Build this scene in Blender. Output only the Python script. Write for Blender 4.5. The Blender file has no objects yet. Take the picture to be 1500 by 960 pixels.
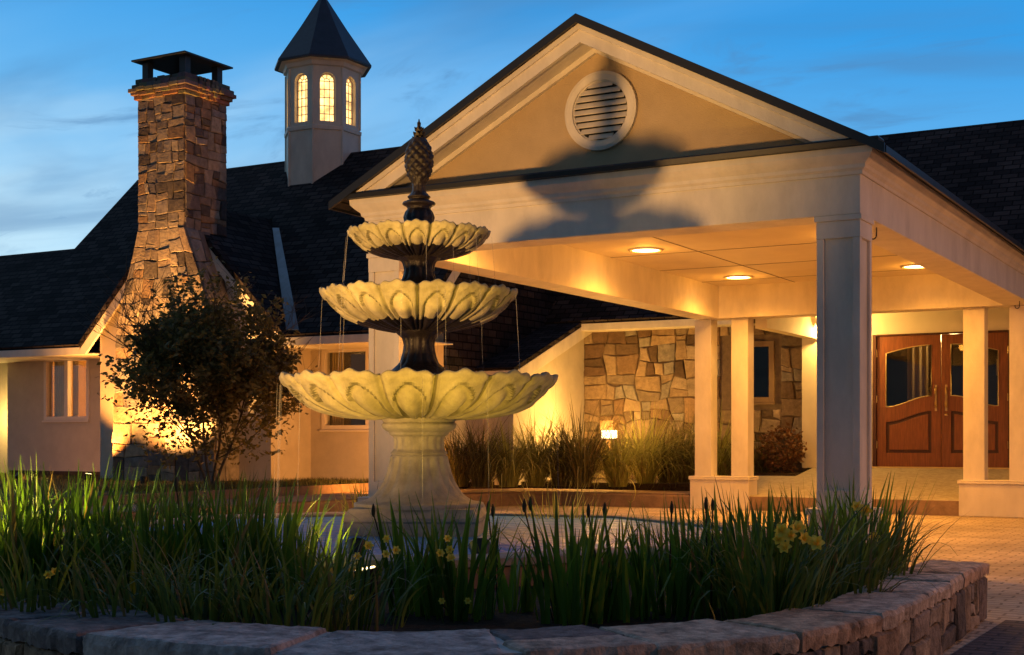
import bpy, bmesh, math, random
from mathutils import Vector, Matrix, noise

# ------------------------------------------------------------------ camera
S = bpy.context.scene
col = S.collection
YAW = math.radians(29.6)
CY, SY = math.cos(YAW), math.sin(YAW)
cam_d = bpy.data.cameras.new("camera")
cam = bpy.data.objects.new("camera", cam_d)
col.objects.link(cam)
cam.location = (0, 0, 1.15)
cam.rotation_euler = (math.radians(90), 0, YAW)
cam_d.sensor_width = 36
cam_d.lens = 48.0
cam_d.shift_y = 0.1087
cam_d.clip_end = 2000
S.camera = cam

# ------------------------------------------------------------------ world: dusk sky
W = bpy.data.worlds.new("World")
S.world = W
W.use_nodes = True
nt = W.node_tree
for n in list(nt.nodes):
    nt.nodes.remove(n)


def wn(t, **k):
    n = nt.nodes.new(t)
    for a, b in k.items():
        setattr(n, a, b)
    return n


wo = wn('ShaderNodeOutputWorld')
bgm = wn('ShaderNodeBackground')
tc = wn('ShaderNodeTexCoord')
sep = wn('ShaderNodeSeparateXYZ')
nt.links.new(tc.outputs['Generated'], sep.inputs[0])


def wmath(op, a, b=None, clamp=False):
    n = wn('ShaderNodeMath', operation=op, use_clamp=clamp)
    for i, v in enumerate((a, b)):
        if v is None:
            continue
        if isinstance(v, (int, float)):
            n.inputs[i].default_value = v
        else:
            nt.links.new(v, n.inputs[i])
    return n.outputs[0]


def wmix(f, a, b):
    n = wn('ShaderNodeMix', data_type='RGBA')
    if isinstance(f, (int, float)):
        n.inputs[0].default_value = f
    else:
        nt.links.new(f, n.inputs[0])
    for i, v in ((6, a), (7, b)):
        if isinstance(v, tuple):
            n.inputs[i].default_value = (*v, 1)
        else:
            nt.links.new(v, n.inputs[i])
    return n.outputs[2]


# height ramp
ramp = wn('ShaderNodeValToRGB')
cr = ramp.color_ramp
cr.elements[0].position = 0.0
cr.elements[0].color = (0.56, 0.74, 0.86, 1)
cr.elements[1].position = 1.0
cr.elements[1].color = (0.035, 0.10, 0.30, 1)
for p_, c_ in ((0.10, (0.40, 0.66, 0.85, 1)), (0.19, (0.130, 0.42, 0.76, 1)), (0.30, (0.030, 0.29, 0.70, 1)), (0.5, (0.04, 0.17, 0.45, 1))):
    e = cr.elements.new(p_)
    e.color = c_
# warmer/paler toward the west (left of the view), deeper blue to the right
west = wmath('ADD', wmath('MULTIPLY', sep.outputs[0], -0.87), wmath('MULTIPLY', sep.outputs[1], -0.49))
hz = wmath('ADD', sep.outputs[2], wmath('MULTIPLY', west, -0.10))
nt.links.new(hz, ramp.inputs[0])
# streaky clouds projected on a plane overhead
zc = wmath('ADD', sep.outputs[2], 0.12)
cx = wmath('DIVIDE', sep.outputs[0], zc)
cy = wmath('DIVIDE', sep.outputs[1], zc)
cmb = wn('ShaderNodeCombineXYZ')
nt.links.new(cx, cmb.inputs[0])
nt.links.new(cy, cmb.inputs[1])
mp = wn('ShaderNodeMapping')
mp.inputs['Rotation'].default_value = (0, 0, 0.35)
mp.inputs['Scale'].default_value = (0.55, 1.25, 1)
nt.links.new(cmb.outputs[0], mp.inputs[0])


def wnoise(sc, det, rough, dist, off):
    m2 = wn('ShaderNodeMapping')
    m2.inputs['Location'].default_value = (off, off * 1.7, 0)
    nt.links.new(mp.outputs[0], m2.inputs[0])
    n = wn('ShaderNodeTexNoise')
    n.inputs['Scale'].default_value = sc
    n.inputs['Detail'].default_value = det
    n.inputs['Roughness'].default_value = rough
    n.inputs['Distortion'].default_value = dist
    nt.links.new(m2.outputs[0], n.inputs['Vector'])
    return n.outputs['Fac']


def wrange(v, a, b, c=0.0, d=1.0):
    n = wn('ShaderNodeMapRange')
    n.interpolation_type = 'SMOOTHSTEP'
    nt.links.new(v, n.inputs[0])
    for i, q in enumerate((a, b, c, d)):
        n.inputs[i + 1].default_value = q
    return n.outputs[0]


pale = wrange(wnoise(0.9, 5, 0.5, 0.8, 3.1), 0.36, 0.68)
westf = wrange(west, -0.15, 0.62)
pale = wmath('MULTIPLY', pale, wmath('ADD', wmath('MULTIPLY', westf, 0.80), 0.10))
skyc = wmix(pale, ramp.outputs[0], (0.52, 0.71, 0.82))
dark = wrange(wnoise(2.6, 7, 0.58, 1.6, 8.4), 0.50, 0.74)
dark = wmath('MULTIPLY', dark, 0.62)
broad = wmath('MULTIPLY', wrange(wnoise(1.15, 5, 0.52, 0.9, 14.2), 0.42, 0.70), 0.55)
dark = wmath('MAXIMUM', dark, broad)
skyc = wmix(dark, skyc, (0.075, 0.20, 0.40))
nsky = wn('ShaderNodeTexSky')
nsky.sky_type = 'NISHITA'
nsky.sun_disc = False
nsky.sun_elevation = math.radians(1.0)
nsky.sun_rotation = math.radians(-110)
addn = wn('ShaderNodeMix', data_type='RGBA', blend_type='ADD')
addn.inputs[0].default_value = 0.004
nt.links.new(skyc, addn.inputs[6])
nt.links.new(nsky.outputs[0], addn.inputs[7])
nt.links.new(addn.outputs[2], bgm.inputs[0])
# the west, ahead, still glows; overhead and behind the tripod the sky has gone dark
ahead = wmath('ADD', wmath('MULTIPLY', sep.outputs[0], -0.494), wmath('MULTIPLY', sep.outputs[1], 0.869))
nt.links.new(wrange(ahead, -0.45, 0.88, 0.26, 1.06), bgm.inputs[1])
nt.links.new(bgm.outputs[0], wo.inputs[0])

# weak afterglow from the west, where the sun has just gone down
sun_d = bpy.data.lights.new("sun", 'SUN')
sun_d.energy = 0.04
sun_d.angle = math.radians(10)
sun_d.color = (0.75, 0.85, 1.0)
sun = bpy.data.objects.new("sun", sun_d)
col.objects.link(sun)
sun.rotation_euler = (math.radians(80), 0, math.radians(-110))

S.view_settings.view_transform = 'Standard'
S.view_settings.look = 'None'
S.view_settings.exposure = 0.14
S.view_settings.gamma = 1.0
S.cycles.use_denoising = True
S.cycles.max_bounces = 8
S.cycles.diffuse_bounces = 5
S.cycles.sample_clamp_indirect = 4.0
S.cycles.caustics_reflective = False
S.cycles.caustics_refractive = False

R = random.Random(7)


# ------------------------------------------------------------------ helpers
def plan(r, d):
    """ground point r metres right and d metres ahead of the tripod"""
    return (CY * r - SY * d, SY * r + CY * d)


def V(*a):
    return Vector(a)


class MB:
    def __init__(self):
        self.v, self.f, self.m, self.c, self.sm = [], [], [], [], []

    def face(self, pts, mi=0, c=None, sm=False):
        b = len(self.v)
        self.v += [tuple(p) for p in pts]
        self.f.append(list(range(b, b + len(pts))))
        self.m.append(mi)
        self.c.append(c or (1, 1, 1))
        self.sm.append(sm)

    def grid(self, rows, mi=0, c=None, sm=True, closed=False, flip=False):
        b = len(self.v)
        n = len(rows[0])
        for r in rows:
            self.v += [tuple(p) for p in r]
        for i in range(len(rows) - 1):
            for j in range(n if closed else n - 1):
                k = (j + 1) % n
                q = [b + i * n + j, b + i * n + k, b + (i + 1) * n + k, b + (i + 1) * n + j]
                if flip:
                    q.reverse()
                self.f.append(q)
                self.m.append(mi)
                self.c.append(c or (1, 1, 1))
                self.sm.append(sm)

    def box(self, x0, x1, y0, y1, z0, z1, mi=0, c=None):
        if x0 > x1: x0, x1 = x1, x0
        if y0 > y1: y0, y1 = y1, y0
        if z0 > z1: z0, z1 = z1, z0
        b = len(self.v)
        self.v += [(x0, y0, z0), (x1, y0, z0), (x1, y1, z0), (x0, y1, z0), (x0, y0, z1), (x1, y0, z1), (x1, y1, z1), (x0, y1, z1)]
        for q in ((0, 3, 2, 1), (4, 5, 6, 7), (0, 1, 5, 4), (1, 2, 6, 5), (2, 3, 7, 6), (3, 0, 4, 7)):
            self.f.append([b + i for i in q])
            self.m.append(mi)
            self.c.append(c or (1, 1, 1))
            self.sm.append(False)

    def prism(self, poly, vec, mi=0, c=None, sm=False):
        """closed solid: polygon swept along vec"""
        p = [Vector(q) for q in poly]
        vec = Vector(vec)
        nrm = Vector((0, 0, 0))
        for i in range(len(p)):
            nrm += (p[i] - p[0]).cross(p[(i + 1) % len(p)] - p[0])
        if nrm.dot(vec) > 0:
            p.reverse()
        n = len(p)
        b = len(self.v)
        self.v += [tuple(q) for q in p] + [tuple(q + vec) for q in p]
        fs = [list(range(n)), list(range(2 * n - 1, n - 1, -1))]
        for i in range(n):
            k = (i + 1) % n
            fs.append([i, i + n, k + n, k])
        for i, q in enumerate(fs):
            self.f.append([b + j for j in q])
            self.m.append(mi)
            self.c.append(c or (1, 1, 1))
            self.sm.append(sm and i > 1)

    def lathe(self, prof, n=32, at=(0, 0, 0), mi=0, c=None, cap=True):
        rows = []
        for r, z in prof:
            rows.append([(at[0] + r * math.cos(2 * math.pi * k / n), at[1] + r * math.sin(2 * math.pi * k / n), at[2] + z) for k in range(n)])
        self.grid(rows, mi, c, True, True)
        if cap:
            self.face(list(reversed(rows[0])), mi, c)
            self.face(rows[-1], mi, c)

    def tube(self, pts, rad, n=6, mi=0, c=None):
        pts = [Vector(p) for p in pts]
        rows = []
        for i, p in enumerate(pts):
            d = (pts[min(i + 1, len(pts) - 1)] - pts[max(i - 1, 0)]).normalized()
            a = d.cross(V(0, 0, 1))
            if a.length < 1e-3:
                a = V(1, 0, 0)
            a.normalize()
            b2 = a.cross(d)
            r = rad[i] if isinstance(rad, (list, tuple)) else rad
            rows.append([p + a * (r * math.cos(2 * math.pi * k / n)) + b2 * (r * math.sin(2 * math.pi * k / n)) for k in range(n)])
        self.grid(rows, mi, c, True, True, flip=False)
        self.face(rows[0], mi, c)
        self.face(list(reversed(rows[-1])), mi, c)

    def build(self, name, mats, parent=None, uv=True, bevel=0):
        me = bpy.data.meshes.new(name)
        me.from_pydata(self.v, [], self.f)
        if not isinstance(mats, (list, tuple)):
            mats = [mats]
        for m in mats:
            me.materials.append(m)
        me.polygons.foreach_set('material_index', self.m)
        me.polygons.foreach_set('use_smooth', self.sm)
        ca = me.color_attributes.new('Col', 'FLOAT_COLOR', 'CORNER')
        dat = []
        for f, c in zip(self.f, self.c):
            dat += [c[0], c[1], c[2], 1.0] * len(f)
        ca.data.foreach_set('color', dat)
        if uv:
            ul = me.uv_layers.new(name='UVMap')
            ud = []
            me.update()
            for p in me.polygons:
                nz = p.normal
                u = V(0, 0, 1).cross(nz)
                u = V(1, 0, 0) if u.length < 1e-3 else u.normalized()
                w = nz.cross(u)
                for vi in p.vertices:
                    q = me.vertices[vi].co
                    ud += [q.dot(u), q.dot(w)]
            ul.data.foreach_set('uv', ud)
        o = bpy.data.objects.new(name, me)
        col.objects.link(o)
        if parent:
            o.parent = parent
        if bevel:
            b = o.modifiers.new('bevel', 'BEVEL')
            b.width = bevel
            b.segments = 2
            b.limit_method = 'ANGLE'
            b.angle_limit = math.radians(50)
        return o


def empty(name, label, cat, group=None):
    o = bpy.data.objects.new(name, None)
    col.objects.link(o)
    o['label'] = label
    o['category'] = cat
    if group:
        o['group'] = group
    return o


def tag(o, label, cat, group=None):
    o['label'] = label
    o['category'] = cat
    if group:
        o['group'] = group
    return o


def structure(o, kind='structure'):
    o['kind'] = kind
    return o


# ------------------------------------------------------------------ materials
MATS = {}


def mat(name, base=(0.5, 0.5, 0.5), rough=0.7, var=0.12, scale=6.0, bump=0.0, bscale=40.0, spec=0.4, metal=0.0, attr=False, stain=0.0, stretch=(1, 1, 1), objc=True):
    m = bpy.data.materials.new(name)
    m.use_nodes = True
    t = m.node_tree
    bs = t.nodes['Principled BSDF']
    bs.inputs['Roughness'].default_value = rough
    bs.inputs['Metallic'].default_value = metal
    bs.inputs['Specular IOR Level'].default_value = spec
    co = t.nodes.new('ShaderNodeTexCoord')
    mpn = t.nodes.new('ShaderNodeMapping')
    mpn.inputs['Scale'].default_value = stretch
    t.links.new(co.outputs['Object'], mpn.inputs[0])
    ns = t.nodes.new('ShaderNodeTexNoise')
    ns.inputs['Scale'].default_value = scale
    ns.inputs['Detail'].default_value = 6
    ns.inputs['Roughness'].default_value = 0.62
    t.links.new(mpn.outputs[0], ns.inputs['Vector'])
    mr = t.nodes.new('ShaderNodeMapRange')
    mr.inputs[1].default_value = 0.3
    mr.inputs[2].default_value = 0.7
    mr.inputs[3].default_value = 1 - var
    mr.inputs[4].default_value = 1 + var
    t.links.new(ns.outputs['Fac'], mr.inputs[0])
    mx = t.nodes.new('ShaderNodeMix')
    mx.data_type = 'RGBA'
    mx.blend_type = 'MULTIPLY'
    mx.inputs[0].default_value = 1
    if attr:
        at = t.nodes.new('ShaderNodeAttribute')
        at.attribute_name = 'Col'
        t.links.new(at.outputs['Color'], mx.inputs[6])
    else:
        mx.inputs[6].default_value = (*base, 1)
    t.links.new(mr.outputs[0], mx.inputs[7])
    out = mx.outputs[2]
    if stain:
        n2 = t.nodes.new('ShaderNodeTexNoise')
        n2.inputs['Scale'].default_value = scale * 0.35
        n2.inputs['Detail'].default_value = 8
        n2.inputs['Roughness'].default_value = 0.7
        t.links.new(mpn.outputs[0], n2.inputs['Vector'])
        m2 = t.nodes.new('ShaderNodeMapRange')
        m2.inputs[1].default_value = 0.46
        m2.inputs[2].default_value = 0.66
        m2.inputs[3].default_value = 1
        m2.inputs[4].default_value = 1 - stain
        t.links.new(n2.outputs['Fac'], m2.inputs[0])
        x2 = t.nodes.new('ShaderNodeMix')
        x2.data_type = 'RGBA'
        x2.blend_type = 'MULTIPLY'
        x2.inputs[0].default_value = 1
        t.links.new(out, x2.inputs[6])
        t.links.new(m2.outputs[0], x2.inputs[7])
        out = x2.outputs[2]
    t.links.new(out, bs.inputs['Base Color'])
    if bump:
        n3 = t.nodes.new('ShaderNodeTexNoise')
        n3.inputs['Scale'].default_value = bscale
        n3.inputs['Detail'].default_value = 7
        n3.inputs['Roughness'].default_value = 0.6
        t.links.new(mpn.outputs[0], n3.inputs['Vector'])
        bp = t.nodes.new('ShaderNodeBump')
        bp.inputs['Strength'].default_value = bump
        bp.inputs['Distance'].default_value = 0.02
        t.links.new(n3.outputs['Fac'], bp.inputs['Height'])
        t.links.new(bp.outputs[0], bs.inputs['Normal'])
    MATS[name] = m
    return m


def brick_mat(name, c1, c2, mortar, bw, bh, msize, rough=0.8, bump=0.6, dist=0.01, squash=1.0, wob=0.0, spec=0.3):
    m = bpy.data.materials.new(name)
    m.use_nodes = True
    t = m.node_tree
    bs = t.nodes['Principled BSDF']
    bs.inputs['Roughness'].default_value = rough
    bs.inputs['Specular IOR Level'].default_value = spec
    uv = t.nodes.new('ShaderNodeUVMap')
    uv.uv_map = 'UVMap'
    vec = uv.outputs[0]
    if wob:
        nw = t.nodes.new('ShaderNodeTexNoise')
        nw.inputs['Scale'].default_value = 1.5
        nw.inputs['Detail'].default_value = 3
        t.links.new(vec, nw.inputs['Vector'])
        vm = t.nodes.new('ShaderNodeVectorMath')
        vm.operation = 'MULTIPLY_ADD'
        vm.inputs[1].default_value = (wob, wob, 0)
        t.links.new(nw.outputs['Color'], vm.inputs[0])
        t.links.new(vec, vm.inputs[2])
        vec = vm.outputs[0]
    br = t.nodes.new('ShaderNodeTexBrick')
    br.inputs['Color1'].default_value = (*c1, 1)
    br.inputs['Color2'].default_value = (*c2, 1)
    br.inputs['Mortar'].default_value = (*mortar, 1)
    br.inputs['Scale'].default_value = 1
    br.inputs['Mortar Size'].default_value = msize
    br.inputs['Mortar Smooth'].default_value = 0.3
    br.inputs['Bias'].default_value = 0
    br.inputs['Brick Width'].default_value = bw
    br.inputs['Row Height'].default_value = bh
    t.links.new(vec, br.inputs['Vector'])
    ns = t.nodes.new('ShaderNodeTexNoise')
    ns.inputs['Scale'].default_value = 0.7
    ns.inputs['Detail'].default_value = 8
    ns.inputs['Roughness'].default_value = 0.65
    t.links.new(vec, ns.inputs['Vector'])
    mr = t.nodes.new('ShaderNodeMapRange')
    mr.inputs[1].default_value = 0.3
    mr.inputs[2].default_value = 0.7
    mr.inputs[3].default_value = 0.55
    mr.inputs[4].default_value = 1.35
    t.links.new(ns.outputs['Fac'], mr.inputs[0])
    mx = t.nodes.new('ShaderNodeMix')
    mx.data_type = 'RGBA'
    mx.blend_type = 'MULTIPLY'
    mx.inputs[0].default_value = 1
    t.links.new(br.outputs['Color'], mx.inputs[6])
    t.links.new(mr.outputs[0], mx.inputs[7])
    t.links.new(mx.outputs[2], bs.inputs['Base Color'])
    n3 = t.nodes.new('ShaderNodeTexNoise')
    n3.inputs['Scale'].default_value = 14
    n3.inputs['Detail'].default_value = 6
    t.links.new(vec, n3.inputs['Vector'])
    sb = t.nodes.new('ShaderNodeMath')
    sb.operation = 'MULTIPLY_ADD'
    sb.inputs[1].default_value = -1.0
    t.links.new(br.outputs['Fac'], sb.inputs[0])
    t.links.new(n3.outputs['Fac'], sb.inputs[2])
    bp = t.nodes.new('ShaderNodeBump')
    bp.inputs['Strength'].default_value = bump
    bp.inputs['Distance'].default_value = dist
    t.links.new(sb.outputs[0], bp.inputs['Height'])
    t.links.new(bp.outputs[0], bs.inputs['Normal'])
    MATS[name] = m
    return m


def emis(name, colr, st, tex=0.0):
    m = bpy.data.materials.new(name)
    m.use_nodes = True
    t = m.node_tree
    t.nodes.remove(t.nodes['Principled BSDF'])
    e = t.nodes.new('ShaderNodeEmission')
    e.inputs[0].default_value = (*colr, 1)
    e.inputs[1].default_value = st
    if tex:
        co = t.nodes.new('ShaderNodeTexCoord')
        ns = t.nodes.new('ShaderNodeTexNoise')
        ns.inputs['Scale'].default_value = 5
        ns.inputs['Detail'].default_value = 3
        t.links.new(co.outputs['Object'], ns.inputs['Vector'])
        mr = t.nodes.new('ShaderNodeMapRange')
        mr.inputs[1].default_value = 0.3
        mr.inputs[2].default_value = 0.7
        mr.inputs[3].default_value = st * (1 - tex)
        mr.inputs[4].default_value = st * (1 + tex)
        t.links.new(ns.outputs['Fac'], mr.inputs[0])
        t.links.new(mr.outputs[0], e.inputs[1])
    t.links.new(e.outputs[0], t.nodes['Material Output'].inputs[0])
    return m


def glass_mat(name, tint, refl=0.12):
    m = bpy.data.materials.new(name)
    m.use_nodes = True
    t = m.node_tree
    t.nodes.remove(t.nodes['Principled BSDF'])
    tr = t.nodes.new('ShaderNodeBsdfTransparent')
    tr.inputs[0].default_value = (*tint, 1)
    gl = t.nodes.new('ShaderNodeBsdfGlossy')
    gl.inputs['Roughness'].default_value = 0.02
    lw = t.nodes.new('ShaderNodeLayerWeight')
    lw.inputs[0].default_value = 0.35
    ad = t.nodes.new('ShaderNodeMath')
    ad.operation = 'MULTIPLY_ADD'
    ad.inputs[1].default_value = 0.2
    ad.inputs[2].default_value = refl
    t.links.new(lw.outputs['Fresnel'], ad.inputs[0])
    mx = t.nodes.new('ShaderNodeMixShader')
    t.links.new(ad.outputs[0], mx.inputs[0])
    t.links.new(tr.outputs[0], mx.inputs[1])
    t.links.new(gl.outputs[0], mx.inputs[2])
    t.links.new(mx.outputs[0], t.nodes['Material Output'].inputs[0])
    return m


def leaf_mat(name, c1, c2, trans=0.3, rough=0.45):
    m = bpy.data.materials.new(name)
    m.use_nodes = True
    t = m.node_tree
    bs = t.nodes['Principled BSDF']
    bs.inputs['Roughness'].default_value = rough
    bs.inputs['Specular IOR Level'].default_value = 0.35
    at = t.nodes.new('ShaderNodeAttribute')
    at.attribute_name = 'Col'
    sp = t.nodes.new('ShaderNodeSeparateColor')
    t.links.new(at.outputs['Color'], sp.inputs[0])
    mx = t.nodes.new('ShaderNodeMix')
    mx.data_type = 'RGBA'
    mx.inputs[6].default_value = (*c1, 1)
    mx.inputs[7].default_value = (*c2, 1)
    t.links.new(sp.outputs[0], mx.inputs[0])
    md = t.nodes.new('ShaderNodeMix')
    md.data_type = 'RGBA'
    md.inputs[7].default_value = (0.22, 0.145, 0.05, 1)
    t.links.new(mx.outputs[2], md.inputs[6])
    t.links.new(sp.outputs[1], md.inputs[0])
    t.links.new(md.outputs[2], bs.inputs['Base Color'])
    tl = t.nodes.new('ShaderNodeBsdfTranslucent')
    t.links.new(md.outputs[2], tl.inputs[0])
    ms = t.nodes.new('ShaderNodeMixShader')
    ms.inputs[0].default_value = trans
    t.links.new(bs.outputs[0], ms.inputs[1])
    t.links.new(tl.outputs[0], ms.inputs[2])
    t.links.new(ms.outputs[0], t.nodes['Material Output'].inputs[0])
    return m


M_stucco = mat('stucco', (0.56, 0.50, 0.42), 0.9, 0.08, 3, 0.35, 90, 0.2, stain=0.10)
M_tymp = mat('tan_stucco', (0.50, 0.38, 0.23), 0.9, 0.08, 3, 0.5, 80, 0.2, stain=0.08)
M_white = mat('white_paint', (0.70, 0.64, 0.54), 0.6, 0.08, 2.5, 0.22, 55, 0.35, stain=0.18, stretch=(1.6, 1.6, .7))
M_cream = mat('cream_board', (0.72, 0.64, 0.48), 0.7, 0.05, 2, 0.06, 30, 0.3, stain=0.06)
M_groove = mat('panel_joint', (0.20, 0.16, 0.11), 0.9, 0.1)
M_roof = brick_mat('roof_shingles', (0.017, 0.014, 0.015), (0.062, 0.048, 0.046), (0.006, 0.005, 0.005), 0.30, 0.145, 0.014, 0.9, 1.0, 0.03, spec=0.12)
M_edge = mat('dark_drip_edge', (0.010, 0.011, 0.013), 0.45, 0.15, 5, 0.1, 20, 0.5)
M_flash = mat('blue_grey_flashing', (0.10, 0.13, 0.17), 0.4, 0.25, 4, 0.1, 12, 0.5, metal=0.6)
M_cap = mat('black_cap_metal', (0.03, 0.032, 0.038), 0.5, 0.2, 6, 0.1, 20, 0.5, metal=0.3)
M_stone = mat('fieldstone', attr=True, rough=0.88, var=0.28, scale=9, bump=0.9, bscale=22, spec=0.25, stain=0.25)
M_rock = mat('rough_fieldstone', attr=True, rough=0.9, var=0.5, scale=15, bump=0.75, bscale=45, spec=0.25, stain=0.5)
M_mortar = mat('dark_mortar', (0.09, 0.075, 0.06), 0.95, 0.2, 10, 0.4, 40)
M_mortarb = mat('brown_mortar', (0.17, 0.12, 0.08), 0.95, 0.2, 10, 0.4, 40)
M_mortarl = mat('pale_mortar', (0.40, 0.38, 0.36), 0.95, 0.25, 8, 0.8, 30)
M_cast = mat('cast_stone', (0.33, 0.31, 0.25), 0.8, 0.22, 7, 0.45, 45, 0.3, stain=0.30)
M_castv = mat('weathered_cast_stone', attr=True, rough=0.8, var=0.22, scale=9, bump=0.35, bscale=45, spec=0.3, stain=0.2)
M_darkstone = mat('dark_stone', (0.018, 0.014, 0.011), 0.42, 0.35, 9, 0.6, 30, 0.35, stain=0.3)  # also used as shade painted under the middle and upper bowls
M_drive = brick_mat('drive_pavers', (0.52, 0.41, 0.28), (0.60, 0.48, 0.33), (0.30, 0.23, 0.15), 0.24, 0.12, 0.010, 0.8, 1.0, 0.018, wob=0.12)
M_band = brick_mat('dark_brick_pavers', (0.085, 0.065, 0.055), (0.12, 0.085, 0.07), (0.03, 0.026, 0.022), 0.21, 0.105, 0.010, 0.75, 0.9, 0.015)
M_conc = mat('concrete', (0.34, 0.29, 0.24), 0.85, 0.15, 3, 0.5, 60, 0.3, stain=0.2)
M_walk = mat('brown_walkway', (0.33, 0.22, 0.14), 0.85, 0.18, 3, 0.5, 60, 0.2, stain=0.2)
M_porch = mat('pebbled_concrete', (0.40, 0.35, 0.27), 0.85, 0.22, 14, 0.6, 90, 0.3, stain=0.15)
M_kerb = mat('kerb_face', (0.27, 0.18, 0.12), 0.9, 0.2, 6, 0.5, 40, 0.25, stain=0.25)
M_soil = mat('mulch', (0.045, 0.030, 0.020), 0.95, 0.5, 25, 1.0, 60, 0.2)
M_lawn = mat('lawn_soil', (0.07, 0.075, 0.025), 0.95, 0.4, 12, 1.0, 70, 0.2)
M_wood = mat('red_mahogany', (0.20, 0.060, 0.016), 0.38, 0.35, 5, 0.1, 30, 0.5, stretch=(9, 9, 0.7))
M_wooddk = mat('dark_mahogany', (0.06, 0.016, 0.006), 0.4, 0.3, 5, 0.1, 30, 0.5, stretch=(9, 9, 0.7))
M_brass = mat('brass', (0.62, 0.45, 0.18), 0.28, 0.1, 10, 0, spec=0.5, metal=1.0)
M_bead = mat('gold_bead', (0.55, 0.42, 0.20), 0.4, 0.1, 10, 0, spec=0.5, metal=0.6)
M_frame = mat('window_paint', (0.72, 0.66, 0.60), 0.5, 0.05, 4, 0)
M_trimb = mat('brown_trim', (0.22, 0.14, 0.075), 0.6, 0.1, 5, 0.1, 20)
M_curt = mat('curtain_cloth', (0.55, 0.42, 0.22), 0.9, 0.12, 4, 0, stretch=(6, 1, 0.3))
M_room = mat('room_paint', (0.42, 0.27, 0.10), 0.9, 0.05, 2, 0)
M_roomdk = mat('dark_room', (0.06, 0.04, 0.025), 0.9, 0.05, 2, 0)
M_bark = mat('bark', (0.10, 0.075, 0.05), 0.9, 0.3, 14, 0.8, 30)
M_black = mat('black_metal', (0.02, 0.02, 0.02), 0.45, 0.1, 8, 0, metal=0.4)
M_bronze = mat('bronze_paint', (0.10, 0.06, 0.03), 0.5, 0.15, 8, 0.1, 30, metal=0.4)
M_glass = glass_mat('window_glass', (0.92, 0.93, 0.90), 0.02)
M_dglass = glass_mat('dark_glass', (0.65, 0.65, 0.65), 0.02)
M_iris = leaf_mat('iris_leaf', (0.050, 0.105, 0.012), (0.165, 0.270, 0.026), 0.38)
M_lily = leaf_mat('daylily_leaf', (0.055, 0.090, 0.014), (0.170, 0.200, 0.032), 0.34)
M_orn = leaf_mat('ornamental_grass_leaf', (0.24, 0.25, 0.05), (0.55, 0.54, 0.15), 0.42, 0.6)
M_ornd = leaf_mat('dark_grass_leaf', (0.07, 0.065, 0.022), (0.22, 0.19, 0.06), 0.38, 0.6)
M_tree = leaf_mat('tree_leaf', (0.09, 0.082, 0.022), (0.32, 0.24, 0.075), 0.42, 0.5)
M_shrub = leaf_mat('shrub_leaf', (0.10, 0.05, 0.02), (0.20, 0.085, 0.03), 0.25, 0.5)
M_turf = leaf_mat('turf_blade', (0.05, 0.055, 0.015), (0.13, 0.12, 0.035), 0.3, 0.6)
M_petal = leaf_mat('yellow_petal', (0.92, 0.62, 0.05), (0.95, 0.72, 0.12), 0.35, 0.6)
M_pod = leaf_mat('withered_bud', (0.03, 0.028, 0.018), (0.06, 0.05, 0.02), 0.05, 0.8)
E_down = emis('downlight_lens', (1.0, 0.78, 0.40), 9.0)
E_cup = emis('cupola_glow', (1.0, 0.58, 0.19), 2.6, 0.55)
E_bol = emis('bollard_lens', (1.0, 0.72, 0.32), 9.0)
E_spot = emis('spot_lens', (1.0, 0.72, 0.30), 12.0)


def water_mat():
    m = bpy.data.materials.new('pool_water')
    m.use_nodes = True
    t = m.node_tree
    bs = t.nodes['Principled BSDF']
    bs.inputs['Base Color'].default_value = (0.05, 0.22, 0.58, 1)
    bs.inputs['Roughness'].default_value = 0.28
    bs.inputs['IOR'].default_value = 1.33
    bs.inputs['Specular IOR Level'].default_value = 0.35
    co = t.nodes.new('ShaderNodeTexCoord')
    ns = t.nodes.new('ShaderNodeTexNoise')
    ns.inputs['Scale'].default_value = 5
    ns.inputs['Detail'].default_value = 3
    t.links.new(co.outputs['Object'], ns.inputs['Vector'])
    bp = t.nodes.new('ShaderNodeBump')
    bp.inputs['Strength'].default_value = 0.8
    bp.inputs['Distance'].default_value = 0.10
    t.links.new(ns.outputs['Fac'], bp.inputs['Height'])
    t.links.new(bp.outputs[0], bs.inputs['Normal'])
    return m


def stream_mat():
    m = bpy.data.materials.new('falling_water')
    m.use_nodes = True
    t = m.node_tree
    bs = t.nodes['Principled BSDF']
    bs.inputs['Base Color'].default_value = (0.75, 0.72, 0.65, 1)
    bs.inputs['Roughness'].default_value = 0.2
    tr = t.nodes.new('ShaderNodeBsdfTransparent')
    mx = t.nodes.new('ShaderNodeMixShader')
    mx.inputs[0].default_value = 0.16
    t.links.new(tr.outputs[0], mx.inputs[1])
    t.links.new(bs.outputs[0], mx.inputs[2])
    t.links.new(mx.outputs[0], t.nodes['Material Output'].inputs[0])
    return m


M_water = water_mat()
M_stream = stream_mat()


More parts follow.
